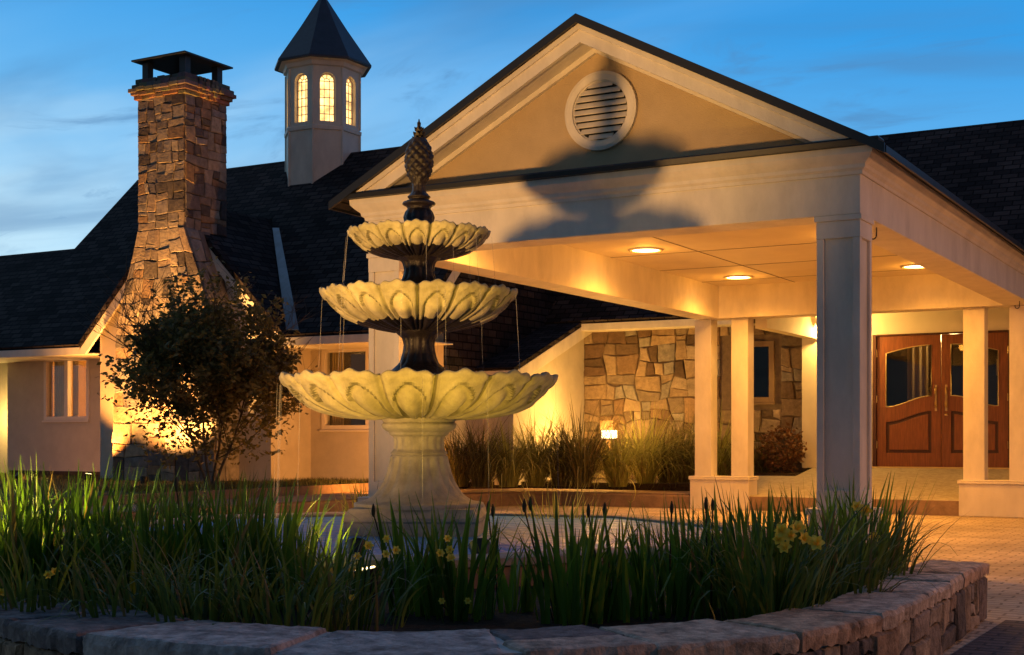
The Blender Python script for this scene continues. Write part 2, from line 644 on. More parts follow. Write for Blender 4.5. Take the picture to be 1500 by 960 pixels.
# ------------------------------------------------------------------ stone patches
PAL_WARM = [(0.40, 0.30, 0.20), (0.36, 0.26, 0.17), (0.33, 0.25, 0.18), (0.44, 0.35, 0.25), (0.30, 0.20, 0.13), (0.26, 0.20, 0.16), (0.13, 0.10, 0.085), (0.17, 0.13, 0.10), (0.38, 0.31, 0.24), (0.34, 0.22, 0.13)]
PAL_CHIM = [(0.36, 0.28, 0.20), (0.33, 0.25, 0.18), (0.30, 0.22, 0.16), (0.38, 0.30, 0.22), (0.26, 0.20, 0.16), (0.24, 0.20, 0.18), (0.10, 0.08, 0.075), (0.13, 0.105, 0.09), (0.31, 0.25, 0.20), (0.28, 0.18, 0.11), (0.17, 0.14, 0.13)]
PAL_WALL = [(0.36, 0.27, 0.18), (0.33, 0.24, 0.15), (0.29, 0.21, 0.13), (0.38, 0.30, 0.21), (0.27, 0.24, 0.20), (0.24, 0.17, 0.11), (0.15, 0.095, 0.06), (0.12, 0.08, 0.05), (0.26, 0.17, 0.10), (0.22, 0.17, 0.12), (0.34, 0.25, 0.16)]
PAL_GREY = [(0.22, 0.21, 0.20), (0.19, 0.18, 0.175), (0.27, 0.245, 0.22), (0.17, 0.145, 0.135), (0.26, 0.20, 0.155), (0.13, 0.105, 0.10), (0.22, 0.165, 0.13)]


def guillotine(u0, u1, v0, v1, size, rng, out, asp=1.35):
    w, h = u1 - u0, v1 - v0
    a = size * rng.uniform(0.75, 1.6)
    if w * h < a * a or max(w, h) < size * 0.75:
        out.append((u0, u1, v0, v1))
        return
    t = rng.uniform(0.34, 0.66)
    if w > h * asp * rng.uniform(0.8, 1.25):
        m = u0 + w * t
        guillotine(u0, m, v0, v1, size, rng, out, asp)
        guillotine(m, u1, v0, v1, size, rng, out, asp)
    else:
        m = v0 + h * t
        guillotine(u0, u1, v0, m, size, rng, out, asp)
        guillotine(u0, u1, m, v1, size, rng, out, asp)


def stones(mb, U, H, P, size, gap, depth, rng, pal, wob=0.05, asp=1.35, mi=0, seed=0.0, edge=True):
    rects = []
    guillotine(0, U, 0, H, size, rng, rects, asp)

    def disp(u, v):
        if not edge:
            eu = ev = 1
        else:
            eu = min(1, min(u, U - u) / (size * 0.5))
            ev = min(1, min(v, H - v) / (size * 0.5))
        n1 = noise.noise(V(u / size * 0.9, v / size * 0.9, seed))
        n2 = noise.noise(V(u / size * 0.9 + 31.7, v / size * 0.9, seed + 5))
        return u + n1 * wob * eu * 1.6, v + n2 * wob * ev * 1.6

    for (a, b, c, d) in rects:
        pts = []
        n = 3
        cs = [disp(*p) for p in ((a, c), (b, c), (b, d), (a, d))]
        chip = min(b - a, d - c) * .035
        for q in range(4):
            p0, p1 = cs[q], cs[(q + 1) % 4]
            for i in range(n):
                k_ = (i + (rng.uniform(-.25, .25) if i else 0)) / n
                jx = rng.uniform(-chip, chip)
                pts.append((p0[0] + (p1[0] - p0[0]) * k_ + jx, p0[1] + (p1[1] - p0[1]) * k_ + rng.uniform(-chip, chip)))
        cu = sum(p[0] for p in pts) / len(pts)
        cv = sum(p[1] for p in pts) / len(pts)

        def inset(p, g):
            du, dv = p[0] - cu, p[1] - cv
            l = math.hypot(du, dv) + 1e-6
            k = max(0.2, (l - g) / l)
            return cu + du * k, cv + dv * k
        colr = rng.choice(pal)
        k = rng.uniform(0.85, 1.15)
        colr = tuple(min(1, q * k) for q in colr)
        dp = depth * rng.uniform(0.65, 1.2)
        tu, tv = rng.uniform(-.25, .25) * depth, rng.uniform(-.25, .25) * depth
        rg = [inset(p, gap * rng.uniform(0.6, 1.1)) for p in pts]
        r0 = [P(u, v, -0.004) for u, v in rg]
        r1 = [P(u, v, dp * 0.62) for u, v in rg]
        rt = [inset(p, gap + depth * rng.uniform(0.25, 0.5)) for p in pts]
        r2 = [P(u, v, dp + ((u - cu) / max(b - a, .01)) * tu + ((v - cv) / max(d - c, .01)) * tv) for u, v in rt]
        N = len(pts)
        for A, B in ((r0, r1), (r1, r2)):
            for i in range(N):
                j = (i + 1) % N
                mb.face([A[i], A[j], B[j], B[i]], mi, colr, False)
        ctr = P(cu, cv, dp * rng.uniform(.98, 1.12))
        for i in range(N):
            mb.face([r2[i], r2[(i + 1) % N], ctr], mi, colr, False)


# ------------------------------------------------------------------ ground
def flat(name, poly, z, m, kind='structure', thick=None, side=None):
    mb = MB()
    if thick:
        mb.prism([(x, y, z - thick) for x, y in poly], (0, 0, thick))
    else:
        mb.face([(x, y, z) for x, y in poly])
    o = mb.build(name, m)
    o['kind'] = kind
    return o


flat('driveway', [(-400, -150), (400, -150), (400, 500), (-400, 500)], 0.0, M_drive)
flat('brick_paving', [(-1.6, -12), (14, -12), (14, 9.05), (-1.55, 9.05)], 0.005, M_band)
# expansion joint across the drive
mb = MB()
jp = [(-1.2, 13.0), (-0.95, 13.5), (-0.62, 14.1), (-0.4, 14.7), (-0.05, 15.4), (0.3, 16.2), (0.8, 17.2)]
rj = random.Random(3)
for (a, b) in zip(jp[:-1], jp[1:]):
    n = 5
    for i in range(n):
        if rj.random() < 0.2:
            continue
        x0, y0 = a[0] + (b[0] - a[0]) * i / n, a[1] + (b[1] - a[1]) * i / n
        x1, y1 = a[0] + (b[0] - a[0]) * (i + .95) / n, a[1] + (b[1] - a[1]) * (i + .95) / n
        w = rj.uniform(0.012, 0.04)
        mb.face([(x0 - w, y0, .004), (x0 + w, y0 - .02, .004), (x1 + w * .7, y1, .004), (x1 - w * .7, y1 + .01, .004)])
structure(mb.build('driveway_crack', M_soil))

# raised walkway with kerb (rounded corner), porch ramp, lawn and beds
KERB = [(-12.75, 6.0), (-12.6, 10.0), (-12.5, 15.4), (-11.95, 18.8), (-11.65, 20.2), (-11.5, 20.62), (-11.25, 20.86), (-10.9, 20.95), (-8.54, 20.95)]
mb = MB()
poly = KERB + [(-8.54, 22.2), (-12.2, 22.2), (-13.9, 20.0), (-14.1, 6.0)]
mb.face([(x, y, 0.24) for x, y in reversed(poly)], 0)
for a, b in zip(KERB[:-1], KERB[1:]):
    mb.face([(b[0], b[1], 0), (a[0], a[1], 0), (a[0], a[1], .20), (b[0], b[1], .20)], 1)
    mb.face([(b[0], b[1], .20), (a[0], a[1], .20), (a[0] - .03, a[1] + .02, .24), (b[0] - .03, b[1] + .02, .24)], 0)
structure(mb.build('walkway', [M_walk, M_kerb]))
mb = MB()
zf = lambda y: .24 + max(0, y - 21.3) * (.41 / 3.3)
ysl = [20.95, 21.3, 23.35, 24.62]
mb.face([(-8.5, 20.95, 0), (3, 20.95, 0), (3, 20.95, .225), (-8.5, 20.95, .225)], 1)
mb.face([(-8.5, 20.95, .225), (3, 20.95, .225), (3, 20.98, .24), (-8.5, 20.98, .24)], 0)
mb.face([(-8.5, 20.98, .24), (3, 20.98, .24), (3, 21.3, .24), (-8.5, 21.3, .24)], 0)
mb.face([(-8.5, 21.3, .24), (3, 21.3, .24), (3, 23.35, zf(23.35)), (-8.5, 23.35, zf(23.35))], 0)
mb.face([(-7.53, 23.35, zf(23.35)), (3, 23.35, zf(23.35)), (3, 24.62, zf(24.62)), (-7.53, 24.62, zf(24.62))], 0)
mb.face([(-8.5, 23.35, 0), (-8.5, 20.95, 0), (-8.5, 20.95, .225), (-8.5, 21.3, .24), (-8.5, 23.35, zf(23.35))], 1)
structure(mb.build('porch_floor', [M_porch, M_kerb]))
LAWN = [(-45, 6), (-14.08, 6), (-13.9, 20.0), (-13.35, 20.75), (-13.51, 21.1), (-13.51, 26), (-45, 26)]
mb = MB()
mb.face([(x, y, .38) for x, y in LAWN], 0)
for a, b in zip(LAWN[:5], LAWN[1:6]):
    mb.face([(a[0], a[1], 0), (b[0], b[1], 0), (b[0], b[1], .38), (a[0], a[1], .38)], 1)
structure(mb.build('lawn', [M_lawn, M_kerb]))
flat('planting_bed', [(-13.5, 21.1), (-12.1, 22.15), (-8.51, 22.15), (-8.51, 24.6), (-13.5, 24.6)], 0.36, M_soil, thick=0.36)
flat('planting_bed', [(-8.508, 23.36), (-7.54, 23.36), (-7.54, 24.6), (-8.508, 24.6)], 0.53, M_soil, thick=0.53)


# ------------------------------------------------------------------ wall helper: wall in a plane of constant y with openings
def wall_y(mb, x0, x1, z0, z1, y0, y1, holes=(), mi=0):
    xs = sorted(set([x0, x1] + [h[0] for h in holes] + [h[1] for h in holes]))
    zs = sorted(set([z0, z1] + [h[2] for h in holes] + [h[3] for h in holes]))
    for i in range(len(xs) - 1):
        for j in range(len(zs) - 1):
            cx_, cz_ = (xs[i] + xs[i + 1]) / 2, (zs[j] + zs[j + 1]) / 2
            if any(h[0] < cx_ < h[1] and h[2] < cz_ < h[3] for h in holes):
                continue
            a, b, c, d = xs[i], xs[i + 1], zs[j], zs[j + 1]
            mb.face([(a, y0, c), (b, y0, c), (b, y0, d), (a, y0, d)], mi)
    for h in holes:
        a, b, c, d = h[:4]
        mb.face([(a, y0, c), (a, y1, c), (a, y1, d), (a, y0, d)][::-1], mi)
        mb.face([(b, y0, c), (b, y1, c), (b, y1, d), (b, y0, d)], mi)
        mb.face([(a, y0, c), (b, y0, c), (b, y1, c), (a, y1, c)], mi)
        mb.face([(a, y0, d), (a, y1, d), (b, y1, d), (b, y0, d)], mi)


def roof_slab(mb, poly, th, mi=0):
    p = [Vector(q) for q in poly]
    n = (p[1] - p[0]).cross(p[2] - p[0]).normalized()
    if n.z < 0:
        n = -n
    mb.prism([q - n * th for q in p], n * th, mi)


# ================================================================== THE LODGE
lodge = empty('lodge', 'long stone and stucco lodge with dark shingle roofs, stone chimney and lit cupola', 'building')
lodge.location = (0, 0, 0)
PT = 0.965
EY, EZ = 19.05, 3.0
RY = 23.4
RZ = EZ + (RY - EY) * PT
WY = 20.35
GX = -18.02

# walls -------------------------------------------------------------
WL = (-22.98, -21.70, 1.57, 2.84)
WR = (-15.60, -13.55, 1.35, 2.80)
mb = MB()
wall_y(mb, -24.15, -20.15, 0.36, 3.05, WY, WY + 0.2, [WL])
mb.face([(-24.15, WY, .36), (-24.15, WY, 3.05), (-24.15, 21.3, 3.05), (-24.15, 21.3, .36)])
mb.build('wall', M_stucco, lodge)
# right gable end of the main block
mb = MB()
wall_y(mb, -15.89, -12.95, 0.36, 3.05, WY, WY + 0.2, [WR])
mb.face([(-12.95, WY, .36), (-12.95, 27.5, .36), (-12.95, 27.5, 2.2), (-12.95, WY, 2.2)])
yk = EY + (4.3 - EZ) / PT
mb.face([(-12.95, yk, 4.2), (-12.95, 26.3, 4.2), (-12.95, RY, RZ - .12)])
mbs = MB()
mbs.face([(-12.95, WY, 2.2), (-12.95, 27.5, 2.2), (-12.95, 27.5, 3.0), (-12.95, 26.3, 4.2), (-12.95, yk, 4.2), (-12.95, WY, EZ + (WY - EY) * PT - .1)])
mbs.build('shingled_gable_end', M_roof, lodge)
mb.build('wall', M_stucco, lodge)
# projecting chimney gable
mb = MB()
GZ = 5.62
gx0, gx1 = -20.15, -15.89


def gz(x):
    return GZ - abs(x - GX) * 1.02 - .08


mb.face([(gx0, 19.2, .36), (gx1, 19.2, .36), (gx1, 19.2, gz(gx1)), (GX, 19.2, gz(GX)), (gx0, 19.2, gz(gx0))])
mb.face([(gx1, 19.2, .36), (gx1, WY, .36), (gx1, WY, 3.05), (gx1, 19.2, 3.05)])
mb.face([(gx0, WY, .36), (gx0, 19.2, .36), (gx0, 19.2, 3.05), (gx0, WY, 3.05)])
mb.build('gable_wall', M_stucco, lodge)
# far left wing
mb = MB()
wall_y(mb, -40, -24.15, 0.36, 3.0, 21.3, 21.5)
mb.build('wall', M_stucco, lodge)
# low wing with sloping end wall, to the left of the stone wall
LX = -12.3
mb = MB()
mb.face([(-12.95, 21.7, .3), (LX, 21.7, .3), (LX, 21.7, 2.45), (-12.95, 21.7, 2.45)])
mb.face([(LX, 21.7, .3), (LX, 24.6, .3), (LX, 24.6, 3.45), (LX, 21.7, 2.38)])
mb.build('wall', M_stucco, lodge)

# dark soil line / plinth strip under window wall
mb = MB()
mb.box(-24.1, -20.17, WY - .012, WY + .02, .38, .47)
mb.build('plinth_strip', M_roomdk, lodge)

# stone wall by the entrance -----------------------------------------
WS = (-8.98, -8.36, 1.86, 2.95)
SYW = 24.6
mb = MB()
rs = random.Random(11)


def seg(u0, u1, v0, v1, sd):
    stones(mb, u1 - u0, v1 - v0, lambda u, v, w: (u0 + u, SYW - w, v0 + v), 0.31, 0.009, 0.045, rs, PAL_WALL, 0.065, 1.25, seed=sd)


mb2 = MB()
wall_y(mb2, -12.3, -7.5, .3, 3.4, SYW + .002, SYW + .2, [WS])
seg(-12.3, -9.40, .36, 3.38, 1.0)
seg(-9.40, -8.20, .36, 1.70, 2.0)
seg(-9.40, -8.20, 3.10, 3.38, 3.0)
seg(-8.20, -7.68, .36, 3.38, 4.0)
o = mb.build('stone_wall', M_stone, lodge)
mb2.build('stone_wall_mortar', M_mortarb, o)
# entrance wall right of the passage
mb = MB()
DO = (-6.50, -4.10, .60, 3.02)
wall_y(mb, -7.5, 5.0, .3, 3.9, SYW, SYW + .25, [DO])
mb.box(-7.72, -7.40, 24.32, 24.62, .62, 3.0)
mb.build('entrance_wall', M_cream, lodge)

# main roof -----------------------------------------------------------
mb = MB()
XL, XR = -23.35, -12.75
# front slope broken for the chimney gable: build whole, gable roof sits on top
roof_slab(mb, [(XL, EY, EZ), (gx0 - .30, EY, EZ), (GX, 21.80, EZ + (21.80 - EY) * PT), (gx1 + .30, EY, EZ), (XR, EY, EZ), (XR, RY, RZ), (XL, RY, RZ)], .10)
roof_slab(mb, [(XL, RY, RZ), (XR, RY, RZ), (XR, 27.75, EZ), (XL, 27.75, EZ)], .10)
mb.build('roof', M_roof, lodge)
mb = MB()
WZ = EZ + (21.56 - EY) * PT
roof_slab(mb, [(-42, EY + .05, EZ), (XL + .0, EY + .05, EZ), (XL, 21.56, WZ - .05), (-42, 21.56, WZ - .05)], .10)
roof_slab(mb, [(-42, 21.56, WZ - .05), (XL, 21.56, WZ - .05), (XL, 24.0, EZ), (-42, 24.0, EZ)], .10)
mb.build('roof', M_roof, lodge)
# gable roof
mb = MB()
ge = 2.56
gez = GZ - ge * 1.02
roof_slab(mb, [(GX, EY - .02, GZ), (GX, 21.80, GZ), (GX + ge, EY + .04, gez), (GX + ge, EY - .02, gez)], .09)
roof_slab(mb, [(GX, EY - .02, GZ), (GX, 21.80, GZ), (GX - ge, EY + .04, gez), (GX - ge, EY - .02, gez)], .09)
gr = mb.build('gable_roof', M_roof, lodge)
# right hand roof over entrance and hall
mb = MB()
QY, QZ = 24.1, 3.48
QRY = 28.05
QRZ = QZ + (QRY - QY) * .985
roof_slab(mb, [(-14.5, QY, QZ), (6.5, QY, QZ), (6.5, QRY, QRZ), (-14.5, QRY, QRZ)], .10)
roof_slab(mb, [(-14.5, QRY, QRZ), (6.5, QRY, QRZ), (6.5, 32.0, QZ), (-14.5, 32.0, QZ)], .10)
mb.build('roof', M_roof, lodge)
# low wing roof
mb = MB()
roof_slab(mb, [(-13.3, 21.42, 2.44), (-12.12, 21.42, 2.44), (-12.12, 24.85, 3.72), (-13.3, 24.85, 3.72)], .08)
mb.build('low_roof', M_roof, lodge)

# fascias and rake boards ---------------------------------------------
mb = MB()
mb.box(-42, gx0 - .42, EY + .005, EY + .055, EZ - .20, EZ - .055)
mb.box(gx1 + .42, XR, EY + .005, EY + .055, EZ - .20, EZ - .055)
mb.box(-42, gx0 - .1, EY + .06, WY + .0, EZ - .20, EZ - .175)
mb.box(gx1 + .01, XR, EY + .06, WY, EZ - .20, EZ - .175)
mb.box(-13.3, -12.12, 21.44, 21.49, 2.28, 2.41)
mb.box(-12.13, -8.6, QY + .01, QY + .06, QZ - .20, QZ - .06)
mb.box(-12.13, -8.6, QY + .065, SYW, QZ - .20, QZ - .18)
mb.build('fascia', M_white, lodge, bevel=.006)


def rake(a, b, depth_dir, h, th, name='rake_board', zmin=None):
    """board hanging under the roof edge from a to b"""
    a, b = Vector(a), Vector(b)
    m_ = MB()
    bot = [b - V(0, 0, h), a - V(0, 0, h)]
    if zmin is not None and bot[0].z < zmin:
        f_ = (bot[1].z - zmin) / (bot[1].z - bot[0].z)
        bot = [V(b.x, b.y, zmin), bot[1].lerp(bot[0], f_), bot[1]]
    m_.prism([a, b] + bot, Vector(depth_dir) * th)
    return m_.build(name, M_white, lodge, bevel=.006)


rake((GX, EY, GZ - .13), (GX - ge, EY, gez - .13), (0, 1, 0), .26, .05, zmin=EZ - .20)
rake((GX, EY, GZ - .13), (GX + ge, EY, gez - .13), (0, 1, 0), .26, .05, zmin=EZ - .20)
mb = MB()
# raked soffit between gable wall and rake boards
for s in (-1, 1):
    mb.prism([(GX, EY + .05, GZ - .15), (GX + s * ge, EY + .05, gez - .15), (GX + s * ge, 19.2, gez - .15), (GX, 19.2, GZ - .15)], (0, 0, -.02))
mb.build('soffit', M_white, lodge)
rake((XR - .05, EY, EZ - .14), (XR - .05, RY, RZ - .14), (1, 0, 0), .26, .05)
rake((-12.17, 21.42, 2.35), (-12.17, 24.85, 3.63), (1, 0, 0), .26, .05)
rake((XL + .0, EY, EZ - .14), (XL + .0, RY, RZ - .14), (1, 0, 0), .12, .04)

# valley flashing
mb = MB()
for (x0, y0, x1, y1) in ((GX + .30, 21.48, GX + ge + .02, 19.10),):
    a = V(x0, y0, EZ + (y0 - EY) * PT + .012)
    b = V(x1, y1, EZ + (y1 - EY) * PT + .012)
    mb.prism([a + V(-.02, 0, .02), b + V(-.02, 0, .02), b + V(.26, 0, 0.005), a + V(.15, 0, .005)], (0, 0, .015))
mb.build('valley_flashing', M_flash, lodge)
mb = MB()
a = V(-25.3, 20.15, EZ + 1.10 * PT + .02)
b = V(-25.1, 19.35, EZ + .30 * PT + .02)
mb.prism([a, b, b + V(.22, 0, 0), a + V(.35, 0, 0)], (0, 0, .02))
mb.build('valley_flashing', M_flash, lodge)

# chimney ---------------------------------------------------------------
chim = empty('chimney', '', '')
for k in ('label', 'category'):
    del chim[k]
chim.parent = lodge
CYF = 18.6
PRL = [(.30, -19.19), (1.2, -19.18), (3.1, -19.10), (4.0, -18.85), (5.0, -18.53), (7.5, -18.53)]
PRR = [(.30, -16.66), (1.2, -16.66), (3.1, -16.72), (4.1, -17.02), (5.0, -17.39), (7.5, -17.39)]


def lerp(tab, z):
    for (a, x), (b, y) in zip(tab[:-1], tab[1:]):
        if z <= b:
            return x + (y - x) * (z - a) / (b - a)
    return tab[-1][1]


rc = random.Random(23)
mb = MB()


def pf(U, z0):
    def P(u, v, w):
        z = z0 + v
        a, b = lerp(PRL, z), lerp(PRR, z)
        return (a + (b - a) * u / U, CYF - w, z)
    return P


stones(mb, 1.14, 2.5, pf(1.14, 5.0), 0.24, .007, .030, rc, PAL_CHIM, .035, 1.35, seed=7)
stones(mb, 2.2, 4.64, pf(2.2, .36), 0.30, .007, .030, rc, PAL_CHIM, .040, 1.35, seed=9)
# right side of shaft
stones(mb, 1.10, 2.55, lambda u, v, w: (-17.39 + w, CYF + u, 4.95 + v), 0.25, .007, .030, rc, PAL_CHIM[2:], .035, 1.35, seed=12)
# sloping right shoulder and side
stones(mb, .62, 4.6, lambda u, v, w: (lerp(PRR, .38 + v) + w, CYF + u, .38 + v), .42, .008, .03, rc, PAL_GREY[:4], .05, .9, seed=15)
stones(mb, 1.10, 2.5, lambda u, v, w: (-18.53 - w, CYF + 1.1 - u, 5.0 + v), 0.30, .008, .03, rc, PAL_WARM, .05, 1.5, seed=18)
mb.build('stonework', M_stone, chim)
mb = MB()
zs_ = [.3, 1.2, 3.1, 4.0, 5.0, 7.5]
for i in range(len(zs_) - 1):
    z0, z1 = zs_[i], zs_[i + 1]
    yb = 19.22 if z1 < 5.01 else 19.7
    e = .002
    a0, a1, b0, b1 = lerp(PRL, z0) + e, lerp(PRL, z1) + e, lerp(PRR, z0) - e, lerp(PRR, z1) - e
    mb.face([(a0, CYF + e, z0), (b0, CYF + e, z0), (b1, CYF + e, z1), (a1, CYF + e, z1)])
    mb.face([(b0, CYF + e, z0), (b0, yb, z0), (b1, yb, z1), (b1, CYF + e, z1)])
    mb.face([(a0, yb, z0), (a0, CYF + e, z0), (a1, CYF + e, z1), (a1, yb, z1)])
mb.face([(-18.53, 19.7, 4), (-17.39, 19.7, 4), (-17.39, 19.7, 7.5), (-18.53, 19.7, 7.5)][::-1])
mb.build('mortar_core', M_mortar, chim)
# corbelled stone crown
mb = MB()
x0, x1, y0, y1 = -18.53, -17.39, CYF, 19.7
for z0, z1, pr, cc in ((7.42, 7.49, .06, (.30, .19, .11)), (7.49, 7.56, .10, (.27, .18, .11)), (7.56, 7.63, .14, (.20, .16, .13)), (7.63, 7.71, .10, (.16, .135, .12)), (7.71, 7.80, .05, (.12, .105, .10))):
    X0, X1, Y0, Y1 = x0 - pr, x1 + pr, y0 - pr, y1 + pr
    n = 7
    for k in range(n):
        t0, t1 = k / n, (k + 1) / n
        for side in range(4):
            j = rc.uniform(-.025, .03)
            jz = rc.uniform(-.012, .012)
            c2 = tuple(q * rc.uniform(.75, 1.2) for q in cc)
            if side == 0:
                mb.box(X0 + (X1 - X0) * t0, X0 + (X1 - X0) * t1 - .006, Y0 - j, Y0 + .35, z0 + jz, z1 + jz, 0, c2)
            elif side == 1:
                mb.box(X1 - .35, X1 + j, Y0 + .352 + (Y1 - Y0 - .7) * t0, Y0 + .352 + (Y1 - Y0 - .7) * t1 - .006, z0 + jz, z1 + jz, 0, c2)
            elif side == 2:
                mb.box(X0 + (X1 - X0) * t0, X0 + (X1 - X0) * t1 - .006, Y1 - .34, Y1 + j, z0 + jz, z1 + jz, 0, c2)
            else:
                mb.box(X0 - j, X0 + .35, Y0 + .352 + (Y1 - Y0 - .7) * t0, Y0 + .352 + (Y1 - Y0 - .7) * t1 - .006, z0 + jz, z1 + jz, 0, c2)
mb.build('corbelled_crown', M_stone, chim, bevel=.008)
mb = MB()
for (x, y) in ((-18.42, 18.72), (-17.50, 18.72), (-18.42, 19.58), (-17.50, 19.58)):
    mb.box(x - .07, x + .07, y - .07, y + .07, 7.78, 8.15)
p = [(-18.62, 18.50), (-17.30, 18.50), (-17.30, 19.80), (-18.62, 19.80)]
ap = (-17.96, 19.15, 8.27)
lo = [(x, y, 8.13) for x, y in p]
hi = [(x, y, 8.16) for x, y in p]
mb.face(lo[::-1])
for i in range(4):
    j = (i + 1) % 4
    mb.face([lo[i], lo[j], hi[j], hi[i]])
    mb.face([hi[i], hi[j], ap])
mb.build('chimney_cap', M_cap, chim)

# cupola ------------------------------------------------------------------
cup = empty('cupola', '', '')
for k in ('label', 'category'):
    del cup[k]
cup.parent = lodge
KX, KY, RI = -17.95, 23.4, .746
RO = RI / math.cos(math.pi / 8)


def oct_ring(r, z):
    ro = r / math.cos(math.pi / 8)
    return [(KX + ro * math.cos(math.pi / 8 + k * math.pi / 4), KY + ro * math.sin(math.pi / 8 + k * math.pi / 4), z) for k in range(8)]


mb = MB()
mb.grid([oct_ring(RI, 6.2), oct_ring(RI, 7.62)], sm=False, closed=True)
# corner battens on the lower drum
for k in range(8):
    a = math.pi / 8 + k * math.pi / 4
    c_ = V(KX + RO * math.cos(a), KY + RO * math.sin(a), 0)
    mb.tube([c_ + V(0, 0, 6.3), c_ + V(0, 0, 7.62)], .028, 8)
    mb.tube([c_ + V(0, 0, 7.72), c_ + V(0, 0, 8.92)], .028, 8)
W2 = RI * math.tan(math.pi / 8)
hw, wz0, wz1 = .165, 7.78, 8.80
arc = [(hw * math.cos(t), wz1 - hw + hw * math.sin(t)) for t in [math.pi * i / 14 for i in range(15)]]  # from +hw to -hw


def to_face(k, s, z, w):
    a = k * math.pi / 4
    n = V(math.cos(a), math.sin(a), 0)
    t = V(-math.sin(a), math.cos(a), 0)
    q = V(KX, KY, 0) + n * (RI + w) + t * s
    return (q.x, q.y, z)


for k in range(8):
    F = lambda s, z, w=0.0: to_face(k, s, z, w)
    z0, z1 = 7.70, 8.95
    mb.face([F(-W2, z0), F(-hw, z0), F(-hw, z1), F(-W2, z1)])
    mb.face([F(hw, z0), F(W2, z0), F(W2, z1), F(hw, z1)])
    mb.face([F(-hw, z0), F(hw, z0), F(hw, wz0), F(-hw, wz0)])
    for (a, b) in zip(arc[:-1], arc[1:]):
        mb.face([F(a[0], a[1]), F(a[0], z1), F(b[0], z1), F(b[0], b[1])])
    outl = [(hw, wz0)] + arc + [(-hw, wz0)]
    for (a, b) in zip(outl, outl[1:] + outl[:1]):
        mb.face([F(a[0], a[1]), F(b[0], b[1]), F(b[0], b[1], -.13), F(a[0], a[1], -.13)])
mb.build('drum', M_white, cup)
mb = MB()
mb.grid([oct_ring(RI, 7.60), oct_ring(RI + .035, 7.61), oct_ring(RI + .04, 7.68), oct_ring(RI, 7.705)], sm=False, closed=True)
mb.build('sill_band', M_white, cup)
mb = MB()
mb.grid([oct_ring(RI, 8.93), oct_ring(RI + .05, 8.95), oct_ring(RI + .07, 9.03), oct_ring(RI + .16, 9.06), oct_ring(RI + .17, 9.10)], sm=False, closed=True)
mb.build('eave_moulding', M_white, cup)
mb = MB()
mb.grid([oct_ring(RI + .14, 9.06), oct_ring(RI + .235, 9.06), oct_ring(RI + .24, 9.10), oct_ring(.50, 9.86), oct_ring(.02, 10.66)], sm=False, closed=True)
mb.build('cupola_roof', M_flash if False else mat('slate_blue_roof', (0.035, 0.045, 0.065), 0.55, 0.2, 6, 0.1, 20), cup)
for k in range(8):
    F = lambda s, z, w=0.0: to_face(k, s, z, w)
    mb = MB()
    outl = [(hw, wz0)] + arc + [(-hw, wz0)]
    mb.face([F(a, b, -.125) for a, b in outl], 0)

    def bar(a, b, th, w0=-.12, w1=-.09):
        a, b = V(*a), V(*b)
        d = (b - a).normalized()
        nn = V(-d.y, d.x) * th
        q = [a - nn, b - nn, b + nn, a + nn]
        mb.prism([F(p.x, p.y, w0) for p in q], Vector(F(0, 0, w1)) - Vector(F(0, 0, w0)), 1)
    sill = wz1 - hw
    for s in (-.055, .055):
        bar((s, wz0), (s, sill), .006)
    for i in range(1, 6):
        z = wz0 + (sill - wz0) * i / 5
        bar((-hw, z), (hw, z), .006)
    for an in (45, 90, 135):
        t = math.radians(an)
        bar((.06 * math.cos(t), sill + .06 * math.sin(t)), ((hw - .02) * math.cos(t), sill + (hw - .02) * math.sin(t)), .006)
    ar = [(.06 * math.cos(math.pi * i / 8), sill + .06 * math.sin(math.pi * i / 8)) for i in range(9)]
    for a, b in zip(ar[:-1], ar[1:]):
        bar(a, b, .006)
    ar = [((hw - .012) * math.cos(math.pi * i / 12), sill + (hw - .012) * math.sin(math.pi * i / 12)) for i in range(13)]
    for a, b in zip(ar[:-1], ar[1:]):
        bar(a, b, .012)
    for s in (-1, 1):
        bar((s * (hw - .012), wz0), (s * (hw - .012), sill), .012)
    bar((-hw, wz0 + .012), (hw, wz0 + .012), .014)
    mb.build('arched_window', [E_cup, M_frame], cup)


# windows of the lodge ------------------------------------------------------
def window(rect, yw, nsash, name='window', mats=(M_frame, M_glass), fr=.05):
    x0, x1, z0, z1 = rect
    f = MB()
    y0, y1 = yw - .02, yw + .09
    f.box(x0 - .03, x0 + fr, y0, y1, z0 - .03, z1 + .03)
    f.box(x1 - fr, x1 + .03, y0, y1, z0 - .03, z1 + .03)
    f.box(x0 + fr, x1 - fr, y0, y1, z1 - fr, z1 + .03)
    f.box(x0 + fr, x1 - fr, y0, y1, z0 - .03, z0 + fr)
    f.box(x0 - .05, x1 + .05, yw - .05, yw - .022, z0 - .07, z0 - .033)
    for i in range(1, nsash):
        x = x0 + (x1 - x0) * i / nsash
        f.box(x - .05, x + .05, y0, y1, z0 + fr, z1 - fr)
    wo_ = f.build(name, mats[0], lodge, bevel=.004)
    g = MB()
    for i in range(nsash):
        a = x0 + (x1 - x0) * i / nsash + .045
        b = x0 + (x1 - x0) * (i + 1) / nsash - .045
        g.box(a, b, yw + .05, yw + .058, z0 + .04, z1 - .04)
    g.build('pane', mats[1], wo_)
    return wo_


